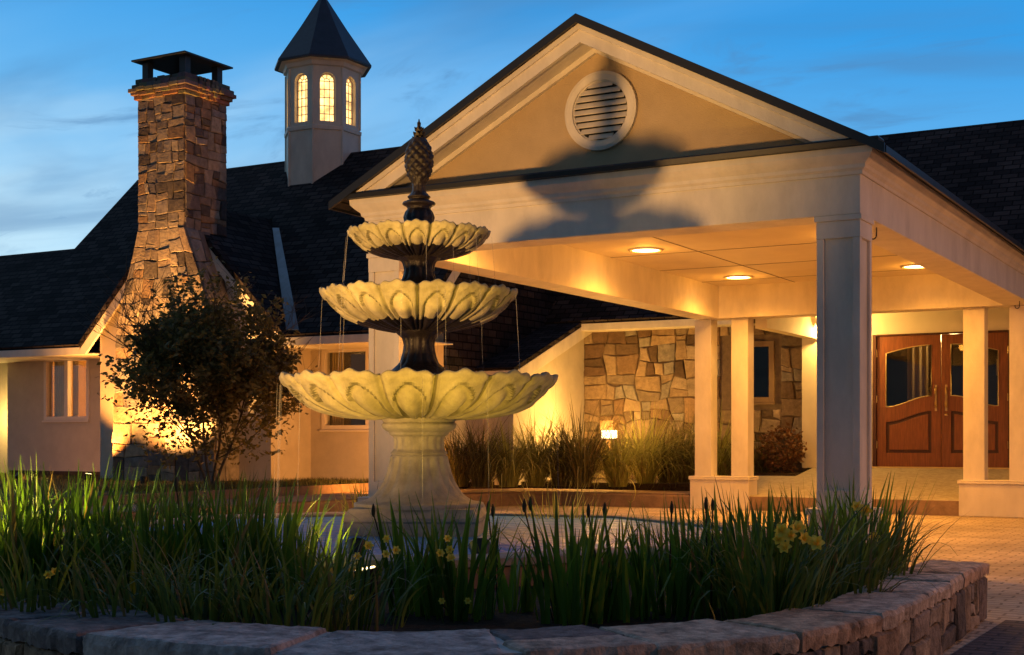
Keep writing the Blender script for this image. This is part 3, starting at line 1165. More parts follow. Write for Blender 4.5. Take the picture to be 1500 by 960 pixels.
def room(x0, x1, y0, y1, z0, z1, m):
    mb = MB()
    mb.face([(x0, y1, z0), (x0, y1, z1), (x1, y1, z1), (x1, y1, z0)][::-1])
    mb.face([(x0, y0, z0), (x0, y0, z1), (x0, y1, z1), (x0, y1, z0)])
    mb.face([(x1, y0, z0), (x1, y1, z0), (x1, y1, z1), (x1, y0, z1)])
    mb.face([(x0, y0, z0), (x0, y1, z0), (x1, y1, z0), (x1, y0, z0)])
    mb.face([(x0, y0, z1), (x1, y0, z1), (x1, y1, z1), (x0, y1, z1)])
    return mb.build('room', m, lodge)


def curtain(x0, x1, y, z0, z1, folds=8, m=None):
    rows = []
    n = folds * 4
    for z in (z0, z1):
        rows.append([(x0 + (x1 - x0) * i / n, y + .035 * math.sin(i * math.pi / 2), z) for i in range(n + 1)])
    mb = MB()
    mb.grid(rows, 0, None, True)
    o_ = mb.build('curtain', m or M_curt, lodge)
    return o_


def point(name, loc, power, colr, rad=.06):
    l = bpy.data.lights.new(name, 'POINT')
    l.energy = power
    l.color = colr
    l.shadow_soft_size = rad
    o_ = bpy.data.objects.new(name, l)
    o_.location = loc
    col.objects.link(o_)
    return o_


def spot(name, loc, target, power, colr, ang=70, blend=.5, rad=.05):
    l = bpy.data.lights.new(name, 'SPOT')
    l.energy = power
    l.color = colr
    l.shadow_soft_size = rad
    l.spot_size = math.radians(ang)
    l.spot_blend = blend
    o_ = bpy.data.objects.new(name, l)
    o_.location = loc
    d = Vector(target) - Vector(loc)
    o_.rotation_euler = d.to_track_quat('-Z', 'Y').to_euler()
    col.objects.link(o_)
    return o_


WARM = (1.0, 0.50, 0.15)
window(WL, WY, 2)
room(-23.6, -21.0, WY + .2, WY + 2.4, .6, 2.95, M_room)
curtain(-22.95, -22.62, WY + .22, 1.0, 2.9, 5)
curtain(-22.40, -22.22, WY + .22, 1.0, 2.9, 3)
mb = MB()
mb.box(-22.25, -21.75, WY + 2.30, WY + 2.36, 1.55, 2.35, 0)
mb.build('picture_frame', M_wood, lodge)
point('room_lamp', (-21.5, WY + 1.4, 2.3), 160, WARM, .1)
window(WR, WY, 2)
room(-16.0, -13.1, WY + .2, WY + 2.4, .6, 2.95, M_roomdk)
point('room_lamp', (-13.9, WY + 1.6, 2.5), 70, WARM, .1)
curtain(-15.58, -15.3, WY + .24, 1.0, 2.9, 5, M_curt)
window(WS, SYW - .03, 1, mats=(M_trimb, M_dglass), fr=.07)
room(-9.7, -8.0, SYW + .2, SYW + 1.6, 1.2, 3.3, M_roomdk)

# entrance doors ------------------------------------------------------------
DZ0, DZ1 = .655, 2.985
mb = MB()
mb.box(DO[0], DO[0] + .07, SYW - .03, SYW + .12, .60, 3.02)
mb.box(DO[1] - .07, DO[1], SYW - .03, SYW + .12, .60, 3.02)
mb.box(DO[0] + .07, DO[1] - .07, SYW - .03, SYW + .12, DZ1 + .005, 3.02)
mb.build('door_frame', M_wooddk, lodge, bevel=.006)
mb = MB()
mb.box(DO[0] + .02, DO[1] - .02, SYW - .14, SYW + .12, .60, .652)
mb.build('threshold', M_bead, lodge, bevel=.008)
room(-7.3, -3.4, SYW + .25, SYW + 3.0, .5, 3.3, M_roomdk)
cu_ = curtain(-6.1, -5.72, SYW + .9, .7, 3.0, 3, M_curt)
curtain(-5.55, -5.38, SYW + .8, .7, 3.0, 2, M_curt)
curtain(-4.6, -4.3, SYW + 1.3, 2.3, 2.6, 2, M_room)
point('hall_lamp', (-5.2, SYW + .6, 3.0), 45, (1, .6, .22), .1)


def door(xh, xm):
    """one leaf: xh hinge side, xm meeting side"""
    s = 1 if xm > xh else -1
    L = abs(xm - xh)
    X = lambda t: xh + s * t
    y0, y1 = SYW + .015, SYW + .06
    sw = .165
    g0 = lambda t: 1.72 + .19 * (.5 - .5 * math.cos(math.pi * min(1, max(0, (t - sw) / (L - 2 * sw)))))   # glass bottom
    g1 = lambda t: 2.68 + .13 * math.sin(.5 * math.pi * min(1, max(0, (t - sw) / (L - 2 * sw))))            # glass top
    p1 = lambda t: g0(t) - .27
    ts = [sw + (L - 2 * sw) * i / 14 for i in range(15)]
    mb = MB()
    ext = lambda poly: mb.prism([(x, y0, z) for x, z in poly], (0, y1 - y0, 0))
    ext([(X(.005), DZ0), (X(sw), DZ0), (X(sw), DZ1), (X(.005), DZ1)])
    ext([(X(L - sw), DZ0), (X(L - .003), DZ0), (X(L - .003), DZ1), (X(L - sw), DZ1)])
    for a, b in zip(ts[:-1], ts[1:]):
        ext([(X(a), g1(a)), (X(b), g1(b)), (X(b), DZ1), (X(a), DZ1)])
        ext([(X(a), p1(a)), (X(b), p1(b)), (X(b), g0(b)), (X(a), g0(a))])
    ext([(X(sw), DZ0), (X(L - sw), DZ0), (X(L - sw), .90), (X(sw), .90)])
    leaf = mb.build('door', M_wood, lodge)
    mb = MB()
    # raised panel, set in a dark groove
    mb.prism([(X(a), SYW + .045, z) for a, z in [(sw, .90), (L - sw, .90)] + [(t, p1(t)) for t in reversed(ts)]], (0, .01, 0), 1)
    q = .055
    ts2 = [sw + q + (L - 2 * sw - 2 * q) * i / 14 for i in range(15)]
    mb.prism([(X(a), SYW + .020, z) for a, z in [(sw + q, .90 + q), (L - sw - q, .90 + q)] + [(t, p1(t) - q) for t in reversed(ts2)]], (0, .03, 0), 0)
    mb.build('panel', [M_wood, M_wooddk], leaf, bevel=.008)
    mb = MB()
    mb.prism([(X(a), SYW + .038, z) for a, z in [(t, g0(t)) for t in ts] + [(t, g1(t)) for t in reversed(ts)]], (0, .006, 0))
    mb.build('glass', M_dglass, leaf)
    mb = MB()
    ring = [(t, g0(t)) for t in ts] + [(t, g1(t)) for t in reversed(ts)]
    pts = [(X(a), SYW + .016, z) for a, z in ring]
    mb.tube(pts + [pts[0]], .011, 6)
    mb.build('glass_bead', M_bead, leaf)
    mb = MB()
    hx = X(L - .085)
    mb.tube([(hx, SYW + .015, 2.05), (hx, SYW - .035, 2.05), (hx, SYW - .055, 1.98), (hx, SYW - .055, 1.78), (hx, SYW - .035, 1.71), (hx, SYW + .015, 1.71)], .012, 8)
    mb.box(hx - .018, hx + .018, SYW + .006, SYW + .014, 1.64, 2.10)
    if s < 0:
        mb.lathe([(.028, 0), (.028, .02), (.018, .03)], 12, (hx, SYW - .0, 1.56))
    mb.build('handle', M_brass, leaf)
    for z in (.98, 1.80, 2.62):
        mb = MB()
        mb.tube([(X(-.002), SYW + .005, z), (X(-.002), SYW + .005, z + .13)], .014, 8)
        mb.build('hinge', M_brass, leaf)


mid = (DO[0] + DO[1]) / 2
door(DO[0] + .072, mid - .003)
door(DO[1] - .072, mid + .003)

# passage between canopy and door: ceiling and left beam ------------------------
mb = MB()
mb.box(-7.55, -7.35, 21.32, 24.32, 2.95, 3.46)
mb.box(-4.05, -3.85, 21.32, 24.58, 2.95, 3.46) if False else None
mb.box(-7.345, 4.0, 21.32, 24.59, 3.46, 3.52)
mb.build('passage_ceiling', M_cream, lodge)

# ================================================================== ENTRANCE CANOPY
can = empty('entrance_canopy', 'white gabled entrance canopy on square columns, round louvred vent in its gable', 'canopy')
AX = -5.86            # ridge line
FX0, FX1 = -8.42, -3.21
FY, BYB = 11.75, 21.30
ZB, ZC = 3.10, 3.62
mb = MB()
wb = .40
mb.box(FX0, FX1, FY, FY + wb, ZB, 3.66)
mb.build('front_beam', M_white, can, bevel=.008)
mb = MB()
mb.box(FX0, FX0 + wb, FY + wb, BYB - wb, ZB, 3.66)
mb.build('side_beam', M_white, can, bevel=.008)
mb = MB()
mb.box(FX1 - wb, FX1, FY + wb, BYB - wb, ZB, 3.66)
mb.build('side_beam', M_white, can, bevel=.008)
mb = MB()
mb.box(FX0, FX1, BYB - wb, BYB, ZB, 3.66)
mb.build('back_beam', M_white, can, bevel=.008)
# ceiling with panel joints (grooves are dark strips let 3 mm below the board)
mb = MB()
mb.box(FX0 + wb, FX1 - wb, FY + wb, BYB - wb, ZC, ZC + .03, 0)
for x in (-6.75, -4.75) if False else (-6.75, -4.36):
    mb.box(x - .010, x + .010, FY + wb, BYB - wb, ZC - .004, ZC - .001, 1)
y = FY + wb + 1.35
while y < BYB - wb - .2:
    mb.box(FX0 + wb, FX1 - wb, y - .009, y + .009, ZC - .0045, ZC - .0015, 1)
    y += 1.67
mb.build('ceiling', [M_cream, M_groove], can)
# crown moulding swept along front and both sides
prof = [(.0, 3.44), (.02, 3.44), (.025, 3.47), (.05, 3.49), (.055, 3.52), (.10, 3.56), (.135, 3.60), (.14, 3.655), (.0, 3.655)]


def sweep_profile(mb, prof, mi=0, yback=24.1):
    rows = []
    for o_, z in prof:
        rows.append([(FX0 - o_, yback, z), (FX0 - o_, FY - o_, z), (FX1 + o_, FY - o_, z), (FX1 + o_, yback, z)])
    mb.grid(rows, mi, None, False)


mb = MB()
sweep_profile(mb, prof)
mb.build('crown_moulding', M_white, can)
# black drip edge / pediment shelf
mb = MB()
sweep_profile(mb, [(.0, 3.657), (.20, 3.657), (.21, 3.70), (.20, 3.715), (.0, 3.74)], 0, FY - .02)
mb.face([(FX0 - .2, FY - .2, 3.712), (FX1 + .2, FY - .2, 3.712), (FX1, FY + .26, 3.80), (FX0, FY + .26, 3.80)])
mb.build('pediment_ledge', M_edge, can)
# tympanum
TY = 12.0
SL = .527
EW = 2.86               # half width to eaves
AZ = 5.172              # ridge height


def rz(dx):
    return AZ - abs(dx) * SL


mb = MB()
mb.face([(FX0 - .1, TY, 3.70), (FX1 + .1, TY, 3.70), (AX + 2.75, TY, rz(2.75) - .06), (AX, TY, AZ - .06), (AX - 2.75, TY, rz(2.75) - .06)])
mb.build('tympanum', M_tymp, can)
# raking cornice: face board + sloping soffit
ZK = 3.722
for s in (-1, 1):
    q = lambda drop: (AZ - drop - ZK) / SL              # where a line under the roof meets the ledge
    X_ = lambda dx: AX + s * dx
    Z_ = lambda dx, drop: AZ - dx * SL - drop
    mb = MB()
    mb.prism([(AX, 11.62, AZ - .07), (X_(q(.07)), 11.62, ZK), (X_(q(.245)), 11.62, ZK), (AX, 11.62, AZ - .245)], (0, .05, 0))
    mb.prism([(AX, 11.59, AZ - .07), (X_(q(.07)), 11.59, ZK), (X_(q(.125)), 11.59, ZK), (AX, 11.59, AZ - .125)], (0, .03, 0))
    mb.prism([(AX, 11.672, AZ - .205), (X_(q(.205)), 11.672, ZK), (X_(q(.205)), TY, ZK), (AX, TY, AZ - .205)], (0, 0, .03))
    mb.prism([(AX, TY - .05, AZ - .206), (X_(q(.206)), TY - .05, ZK), (X_(q(.262)), TY - .05, ZK), (AX, TY - .05, AZ - .262)], (0, .049, 0))
    mb.build('raking_cornice', M_white, can)
# roof
mb = MB()
for s in (-1, 1):
    roof_slab(mb, [(AX, 11.56, AZ), (AX, 26.3, AZ), (AX + s * (EW + .04), 26.3, rz(EW + .04)), (AX + s * (EW + .04), 11.56, rz(EW + .04))], .065)
mb.build('roof', [M_roof], can)
mb = MB()
for s in (-1, 1):
    a, b = V(AX, 11.53, AZ + .006), V(AX + s * (EW + .05), 11.53, rz(EW + .05) + .006)
    mb.prism([a, b, b - V(0, 0, .085), a - V(0, 0, .085)], (0, .03, 0))
mb.build('drip_edge', M_edge, can)
for s in (-1, 1):
    mb = MB()
    x_ = AX + s * (EW + .045)
    mb.box(x_ - .012, x_ + .012, 11.57, 24.0, rz(EW + .045) - .075, rz(EW + .045) - .012)
    mb.build('drip_edge', M_edge, can)
# round louvred vent
vx, vz, vr = -5.81, 4.34, .385
mb = MB()
n = 48


def ringv(r, y):
    return [(vx + r * math.cos(-2 * math.pi * k / n), y, vz + r * math.sin(-2 * math.pi * k / n)) for k in range(n)]


mb.grid([ringv(vr, TY - .001), ringv(vr, TY - .045), ringv(vr - .03, TY - .055), ringv(vr - .085, TY - .05), ringv(vr - .09, TY - .03), ringv(vr - .10, TY - .03), ringv(vr - .10, TY + .06)], 0, None, False, True)
vent = mb.build('round_vent', M_white, can)
mb = MB()
mb.face(ringv(vr - .095, TY - .003))
mb.build('vent_backing', M_black, vent)
for i in range(9):
    z = vz - vr + .10 + (2 * vr - .20) * (i + .5) / 9
    hw_ = math.sqrt(max(.0, (vr - .10) ** 2 - (z - vz) ** 2))
    if hw_ < .06:
        continue
    mb = MB()
    mb.prism([(vx - hw_, TY - .008, z + .026), (vx - hw_, TY - .014, z + .030), (vx - hw_, TY - .047, z - .018), (vx - hw_, TY - .041, z - .024)], (2 * hw_, 0, 0))
    mb.build('louvre', M_white, vent)


# columns
def column(x0, x1, y0, y1, z0, panel=True):
    mb = MB()
    e = .028
    if panel:
        mb.box(x0 + e, x1 - e, y0 + e, y1 - e, z0, ZB - .14)
        for (X, Y) in ((x0, y0), (x1, y0), (x0, y1), (x1, y1)):
            sx = 1 if X == x0 else -1
            sy = 1 if Y == y0 else -1
            mb.box(X, X + sx * .065, Y, Y + sy * .065, z0, ZB - .20)
        mb.box(x0 - .003, x1 + .003, y0 - .003, y1 + .003, ZB - .20, ZB - .05)
        mb.box(x0 - .018, x1 + .018, y0 - .018, y1 + .018, ZB - .05, ZB - .002)
        mb.box(x0 - .002, x1 + .002, y0 - .002, y1 + .002, z0, z0 + .2)
    else:
        mb.box(x0, x1, y0, y1, z0, ZB - .002)
    return mb.build('column', M_white, can, bevel=.005)


def plinth(x0, x1, y0, y1, h=.54):
    mb = MB()
    mb.box(x0 + .02, x1 - .02, y0 + .02, y1 - .02, 0, h - .06)
    mb.box(x0, x1, y0, y1, h - .06, h - .02)
    mb.prism([(x0, y0, h - .02), (x1, y0, h - .02), (x1, y1, h - .02), (x0, y1, h - .02)], (0, 0, .02))
    return mb.build('plinth', M_white, can, bevel=.012)


column(-3.60, -3.215, 11.755, 12.14, .5)
plinth(-3.68, -3.13, 11.67, 12.22)
column(-8.415, -8.03, 11.755, 12.14, .5)
plinth(-8.50, -7.95, 11.67, 12.22)
for (a, b) in ((-8.47, -8.185), (-7.84, -7.555), (-4.20, -3.895), (-3.545, -3.24)):
    column(a, b, 20.99, 21.27, .53, False)
plinth(-8.55, -7.50, 20.90, 21.36)
plinth(-4.27, -3.16, 20.90, 21.36)
# steel hooks under the right beam
for y in (12.62, 20.35):
    mb = MB()
    hk = [(-3.30, y, ZB), (-3.30, y, ZB - .07)] + [(-3.30 - .03 + .03 * math.cos(t), y, ZB - .07 - .035 * math.sin(t)) for t in [math.pi * i / 8 for i in range(1, 9)]] + [(-3.36, y, ZB - .055)]
    mb.tube(hk, .006, 6)
    mb.build('hook', M_black, can)
# recessed downlights
for x in (-7.28, -4.60):
    for y in (12.9, 16.35, 19.8):
        mb = MB()
        mb.lathe([(.225, -.004), (.225, -.016), (.185, -.020), (.175, -.004)], 32, (x, y, ZC), 0, None, False)
        dl = mb.build('downlight', M_white, can)
        mb = MB()
        mb.face([(x + .178 * math.cos(-2 * math.pi * k / 28), y + .178 * math.sin(-2 * math.pi * k / 28), ZC - .010) for k in range(28)])
        mb.build('lens', E_down, dl)
        spot('downlight_bulb', (x, y, ZC - .03), (x, y, 0), 500, (1.0, .40, .045), 158, 1.0, .12)
        point('lens_spill', (x, y, ZC - .10), 14, (1.0, .385, .045), .10)

# ================================================================== wall lamp in the passage
mb = MB()
lp = V(-7.28, 24.02, 3.20)
mb.lathe([(.07, 0), (.07, .02), (.03, .03)], 16, (lp.x - .01, lp.y, lp.z - .015))
mb.tube([lp + V(-.06, 0, 0), lp + V(.02, 0, 0)], .022, 8)
wl = empty('flood_lamp', 'small white twin flood lamp on the passage beam beside the stone wall', 'lamp')
wl.location = (0, 0, 0)
mb.build('mounting', M_white, wl)
for dy in (-.10, .10):
    mb = MB()
    mb.lathe([(.03, -.09), (.055, -.06), (.065, .02), (.06, .05)], 16, (lp.x + .05, lp.y + dy, lp.z))
    mb.build('lamp_head', M_white, wl)
point('flood_bulb', (lp.x + .17, lp.y + .02, lp.z - .13), 110, (1.0, .56, .14), .05)

# ================================================================== FOUNTAIN
FXC, FYC = -5.87, 8.87
fountain = empty('tiered_fountain', 'three tiered stone fountain with scalloped bowls and pineapple finial', 'fountain')
fountain.location = (0, 0, 0)
NP = 16
view_ang = math.atan2(-FYC, -FXC)


def bowl(name, prof, rimr, rimz, rel, phase, m, inner, under=0, base=(.43, .39, .23)):
    """prof: outer profile from rim downward as (r, z)."""
    n = NP * 22
    rows = []
    prof = [(a * .955, b) for a, b in prof]
    P = len(prof)
    t_tot = 0
    lens = [0]
    for a, b in zip(prof[:-1], prof[1:]):
        t_tot += math.hypot(b[0] - a[0], b[1] - a[1])
        lens.append(t_tot)
    fine = []
    K = 40
    for i in range(K + 1):
        L = t_tot * i / K
        for j in range(P - 1):
            if lens[j] <= L + 1e-9 <= lens[j + 1] + 1e-6:
                f_ = (L - lens[j]) / (lens[j + 1] - lens[j])
                fine.append((prof[j][0] + (prof[j + 1][0] - prof[j][0]) * f_, prof[j][1] + (prof[j + 1][1] - prof[j][1]) * f_, i / K))
                break
    # smooth
    for _ in range(3):
        fine = [fine[0]] + [((a[0] + 2 * b[0] + c[0]) / 4, (a[1] + 2 * b[1] + c[1]) / 4, b[2]) for a, b, c in zip(fine[:-2], fine[1:-1], fine[2:])] + [fine[-1]]
    nF = len(fine)
    dirt = []
    mats_ = []
    for ii, (r, z, t) in enumerate(fine):
        pa, pb = fine[max(ii - 1, 0)], fine[min(ii + 1, nF - 1)]
        tx, tz_ = pb[0] - pa[0], pb[1] - pa[1]
        tl = math.hypot(tx, tz_) + 1e-9
        nr, nz2 = -tz_ / tl, tx / tl           # outward/down normal of the bowl profile
        if nr < 0:
            nr, nz2 = -nr, -nz2
        row, drow, mrow = [], [], []
        for k in range(n):
            th = 2 * math.pi * k / n
            p = ((th * NP / (2 * math.pi) + phase) % 1.0) * 2 - 1       # -1..1 over a petal
            ap = abs(p)
            ss = lambda a, b, v: (lambda q: q * q * (3 - 2 * q))(max(0.0, min(1.0, (v - a) / (b - a))))
            lobe = .62 * math.cos(p * math.pi / 2) + .16 * math.cos(p * math.pi * 3)
            dz = rel * .95 * (lobe - .35) * (1 - ss(0, .24, t))
            hi = .70 - .10 * ss(.35, 1, t)
            s_in = 1 - math.hypot(p / hi, max(0, .36 - t) / .235)
            inside = ss(0, .10, s_in)
            groove = math.exp(-((1 - ap) / .065) ** 2)
            h = .38 * (1 - ap ** 3) - .62 * inside + .66 * ss(.05, .80, s_in) - .75 * groove
            wv = .075 + .025 * math.cos(p * math.pi * 3) - .02 * ap
            h += .42 * (1 - ss(wv - .02, wv + .03, t))
            h *= .35 + .65 * ss(0, .10, t) + .65 * (1 - ss(0, .10, t))
            fade = max(0.0, min(1.0, (1 - t) / .15))
            dd = rel * h * fade * (.4 + .6 * r / rimr)
            rr = r + nr * dd
            row.append((FXC + rr * math.cos(th), FYC + rr * math.sin(th), z + dz + nz2 * dd))
            edge_in = math.exp(-((s_in - .03) / .07) ** 2)
            ns_ = .5 + .5 * noise.noise(V(math.cos(th) * 3.2, math.sin(th) * 3.2, z * 2 + rimr * 7))
            nv_ = .5 + .5 * noise.noise(V(th * 14, z * 3, rimr))
            drow.append(max(.28, 1.26 - .55 * min(1, edge_in) - .55 * groove - .42 * ns_ - .38 * nv_))
            mrow.append(1 if under and t > under + .05 * ap ** 2 * 2 - .06 else 0)  # shade under the bowl painted on as darker stone, edge following the petals
        rows.append(row)
        dirt.append(drow)
        mats_.append(mrow)
    rows.reverse()
    dirt.reverse()
    mats_.reverse()
    # turn over the lip to the inside
    top = rows[-1]
    for f_, dz in ((.985, .006), (.955, .0), (.93, -.03), (.6, -inner), (.15, -inner * 1.1)):
        rows.append([(FXC + (x - FXC) * f_, FYC + (y - FYC) * f_, (z if f_ > .9 else rimz) + dz) for x, y, z in top])
        dirt.append(dirt[-1])
        mats_.append([0] * n)
    mb = MB()
    mb.grid(rows, 0, None, True, True)
    for ii in range(len(rows) - 1):
        for k in range(n):
            q = dirt[ii][k]
            mb.c[ii * n + k] = (base[0] * q, base[1] * q, base[2] * q * (.8 + .2 * q))
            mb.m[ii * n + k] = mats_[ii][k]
    return mb.build(name, [M_castv, M_darkstone], fountain, uv=False)


b1 = bowl('lower_bowl', [(1.075, 1.635), (1.06, 1.59), (1.02, 1.52), (.93, 1.435), (.80, 1.375), (.62, 1.335), (.40, 1.315), (.26, 1.31)], 1.075, 1.63, .075, .22, M_cast, .17)
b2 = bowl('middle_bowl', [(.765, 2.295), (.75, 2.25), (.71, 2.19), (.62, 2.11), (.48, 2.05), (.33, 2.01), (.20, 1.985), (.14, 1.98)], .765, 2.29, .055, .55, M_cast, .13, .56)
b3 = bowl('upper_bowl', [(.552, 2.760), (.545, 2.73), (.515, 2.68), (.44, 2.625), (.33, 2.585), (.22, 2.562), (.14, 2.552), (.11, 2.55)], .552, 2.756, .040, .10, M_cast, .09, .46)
for zz, rr, nm in ((1.58, .98, 'water_film'), (2.255, .70, 'water_film'), (2.73, .50, 'water_film')):
    mb = MB()
    mb.face([(FXC + rr * math.cos(2 * math.pi * k / 48), FYC + rr * math.sin(2 * math.pi * k / 48), zz) for k in range(48)])
    mb.build(nm, M_water, fountain)


def flute_lathe(mb, prof, n, amp, lobes, ph=0.0):
    rows = []
    for r, z, a in prof:
        rows.append([(FXC + (r + amp * a * (abs(math.cos(lobes * math.pi * k / n + ph)) - .6)) * math.cos(2 * math.pi * k / n),
                      FYC + (r + amp * a * (abs(math.cos(lobes * math.pi * k / n + ph)) - .6)) * math.sin(2 * math.pi * k / n), z) for k in range(n)])
    mb.grid(rows, 0, None, True, True)
    mb.face(rows[-1])


def smooth_prof(ctrl, sub=5):
    out = []
    for i in range(len(ctrl) - 1):
        p0 = ctrl[max(i - 1, 0)]
        p1, p2 = ctrl[i], ctrl[i + 1]
        p3 = ctrl[min(i + 2, len(ctrl) - 1)]
        for s_ in range(sub):
            t = s_ / sub
            q = []
            for d in range(3):
                a = p0[d]; b = p1[d]; c_ = p2[d]; e = p3[d]
                m1, m2 = (c_ - a) * .3, (e - b) * .3
                q.append((2 * t ** 3 - 3 * t ** 2 + 1) * b + (t ** 3 - 2 * t ** 2 + t) * m1 + (-2 * t ** 3 + 3 * t ** 2) * c_ + (t ** 3 - t ** 2) * m2)
            out.append(tuple(q))
    out.append(ctrl[-1])
    return out


mb = MB()
flute_lathe(mb, smooth_prof([(.50, .62, 0), (.50, .655, 0), (.415, .672, 0), (.335, .73, .6), (.275, .82, 1), (.245, .90, 1), (.226, .975, 1), (.222, 1.015, .2), (.215, 1.022, 0), (.212, 1.03, 0), (.222, 1.038, 0), (.212, 1.052, 0), (.196, 1.07, .3), (.192, 1.12, .5), (.20, 1.165, .4), (.225, 1.18, 0), (.235, 1.20, 0), (.262, 1.215, 0), (.285, 1.235, 0), (.29, 1.26, 0), (.275, 1.28, 0), (.285, 1.292, 0), (.285, 1.33, 0)]), 128, .022, 16)
mb.build('pedestal', M_cast, fountain, uv=False)
# square base, turned toward the road
mb = MB()
ca, sa = math.cos(math.radians(26)), math.sin(math.radians(26))


def sq(h_, z):
    return [(FXC + ca * x - sa * y, FYC + sa * x + ca * y, z) for x, y in ((-h_, -h_), (h_, -h_), (h_, h_), (-h_, h_))]


mb.grid([sq(.50, .25), sq(.50, .52), sq(.515, .535), sq(.515, .56), sq(.50, .575), sq(.48, .60), sq(.47, .625)], 0, None, False, True)
mb.face(sq(.47, .625))
mb.build('base_block', M_cast, fountain, bevel=.012)
# upper stems and finial
mb = MB()
flute_lathe(mb, smooth_prof([(.25, 1.60, 0), (.235, 1.66, 0), (.205, 1.69, .3), (.15, 1.74, .8), (.122, 1.82, 1), (.115, 1.88, 1), (.13, 1.93, .6), (.17, 1.965, .2), (.19, 1.99, 0)]), 96, .016, 12)
mb.build('stem', M_darkstone, fountain, uv=False)
mb = MB()
flute_lathe(mb, smooth_prof([(.21, 2.20, 0), (.195, 2.31, 0), (.165, 2.35, .5), (.125, 2.40, .9), (.112, 2.46, 1), (.13, 2.52, .5), (.175, 2.555, 0), (.185, 2.58, 0)]), 96, .014, 12)
mb.build('stem', M_darkstone, fountain, uv=False)
mb = MB()
flute_lathe(mb, smooth_prof([(.13, 2.70, 0), (.122, 2.80, 0), (.113, 2.84, .6), (.118, 2.87, .8), (.105, 2.91, .8), (.088, 2.935, .4), (.10, 2.955, 0), (.128, 2.97, 0), (.125, 2.985, 0), (.10, 2.997, 0), (.075, 3.01, 0), (.09, 3.028, 0), (.075, 3.045, 0), (.055, 3.07, .3), (.052, 3.12, .3), (.06, 3.14, 0)]), 96, .014, 10)
fin = mb.build('finial_stem', M_darkstone, fountain, uv=False)
# pineapple body covered with diamond scales
mb = MB()
rows = []
K, N = 46, 96
for i in range(K + 1):
    t = i / K
    z = 3.125 + t * .36
    r = .108 * math.sin(math.pi * (.10 + .78 * t)) ** .72
    row = []
    for k in range(N):
        th = 2 * math.pi * k / N
        a = th * 8 / (2 * math.pi) + t * 5
        b = th * 8 / (2 * math.pi) - t * 5
        s_ = abs(math.sin(math.pi * a)) * abs(math.sin(math.pi * b))
        rr = r + .020 * (s_ ** .6 - .5) * min(1, t * 6, (1 - t) * 6)
        row.append((FXC + rr * math.cos(th), FYC + rr * math.sin(th), z))
    rows.append(row)
mb.grid(rows, 0, None, True, True)
mb.face(rows[-1])
# leaf crown tiers
for (z, r0, r1, nn, hh) in ((3.475, .042, .058, 9, .040), (3.512, .036, .051, 8, .040), (3.550, .028, .041, 7, .04), (3.585, .012, .016, 5, .05)):
    for k in range(nn):
        th = 2 * math.pi * k / nn + z * 9
        c_, s_ = math.cos(th), math.sin(th)
        w = r0 * .55
        b0 = V(FXC + r0 * c_, FYC + r0 * s_, z - .01)
        tpt = V(FXC + r1 * c_, FYC + r1 * s_, z + hh * .55)
        sd = V(-s_, c_, 0) * w
        bk = V(FXC + r0 * .2 * c_, FYC + r0 * .2 * s_, z + hh * .35)
        mb.face([b0 - sd, b0 + sd, tpt])
        mb.face([b0 + sd, bk, tpt])
        mb.face([bk, b0 - sd, tpt])
    mb.lathe([(r0 * .9, z - .03), (r0 * .75, z + .02), (.004, z + hh)], 12, (FXC, FYC, 0))
mb.build('pineapple', M_darkstone, fountain, uv=False)
# thin falling streams
rw = random.Random(5)
for (rim, z0, zlist, cnt) in ((.565, 2.72, [2.28], 8), (.785, 2.25, [1.62], 9), (1.09, 1.57, [.44], 9)):
    for k in range(cnt):
        th = view_ang + math.radians(rw.uniform(-105, 105))
        c_, s_ = math.cos(th), math.sin(th)
        z1 = zlist[0]
        pts = []
        for i in range(9):
            t = i / 8
            pts.append((FXC + (rim + .035 * t) * c_ + rw.uniform(-.002, .002), FYC + (rim + .035 * t) * s_, z0 + (z1 - z0) * t ** 1.0))
        mb = MB()
        mb.tube(pts, [.0010 + .0012 * rw.random() for _ in pts], 6)
        mb.build('water_stream', M_stream, fountain, uv=False)

# ================================================================== POOL
pool = empty('pool_basin', 'low octagonal stone pool rim around the foot of the fountain', 'pool')
PR = 2.74


def octp(r, z):
    return [(FXC + r * math.cos(view_ang + k * math.pi / 4), FYC + r * math.sin(view_ang + k * math.pi / 4), z) for k in range(8)]


mb = MB()
mb.grid([octp(PR + .02, .0), octp(PR + .02, .40)], 0, None, False, True)
mb.grid([octp(PR - .22, .40), octp(PR - .22, .05)], 0, None, False, True)
mb.build('basin_wall', M_kerb, pool)
mb = MB()
mb.grid([octp(PR + .05, .40), octp(PR + .05, .445), octp(PR + .03, .455), octp(PR - .22, .455), octp(PR - .24, .445), octp(PR - .24, .40)], 0, None, False, True)
mb.build('rim', M_conc, pool)
mb = MB()
mb.face(octp(PR - .225, .425))
structure(mb.build('pool_water', M_water))

# ================================================================== PLANTER WALL
OUT = [(-1.66, 9.02), (-1.64, 8.4), (-1.60, 7.6), (-1.58, 6.8), (-1.57, 6.2), (-1.62, 5.7), (-1.74, 5.30), (-1.97, 4.92), (-2.30, 4.50), (-2.75, 4.14), (-3.25, 3.93), (-3.75, 3.85), (-4.25, 3.88), (-4.75, 4.02), (-5.4, 4.22), (-6.1, 4.55), (-6.9, 5.05), (-7.6, 5.7), (-8.2, 6.5), (-8.6, 7.4), (-8.8, 8.4)]


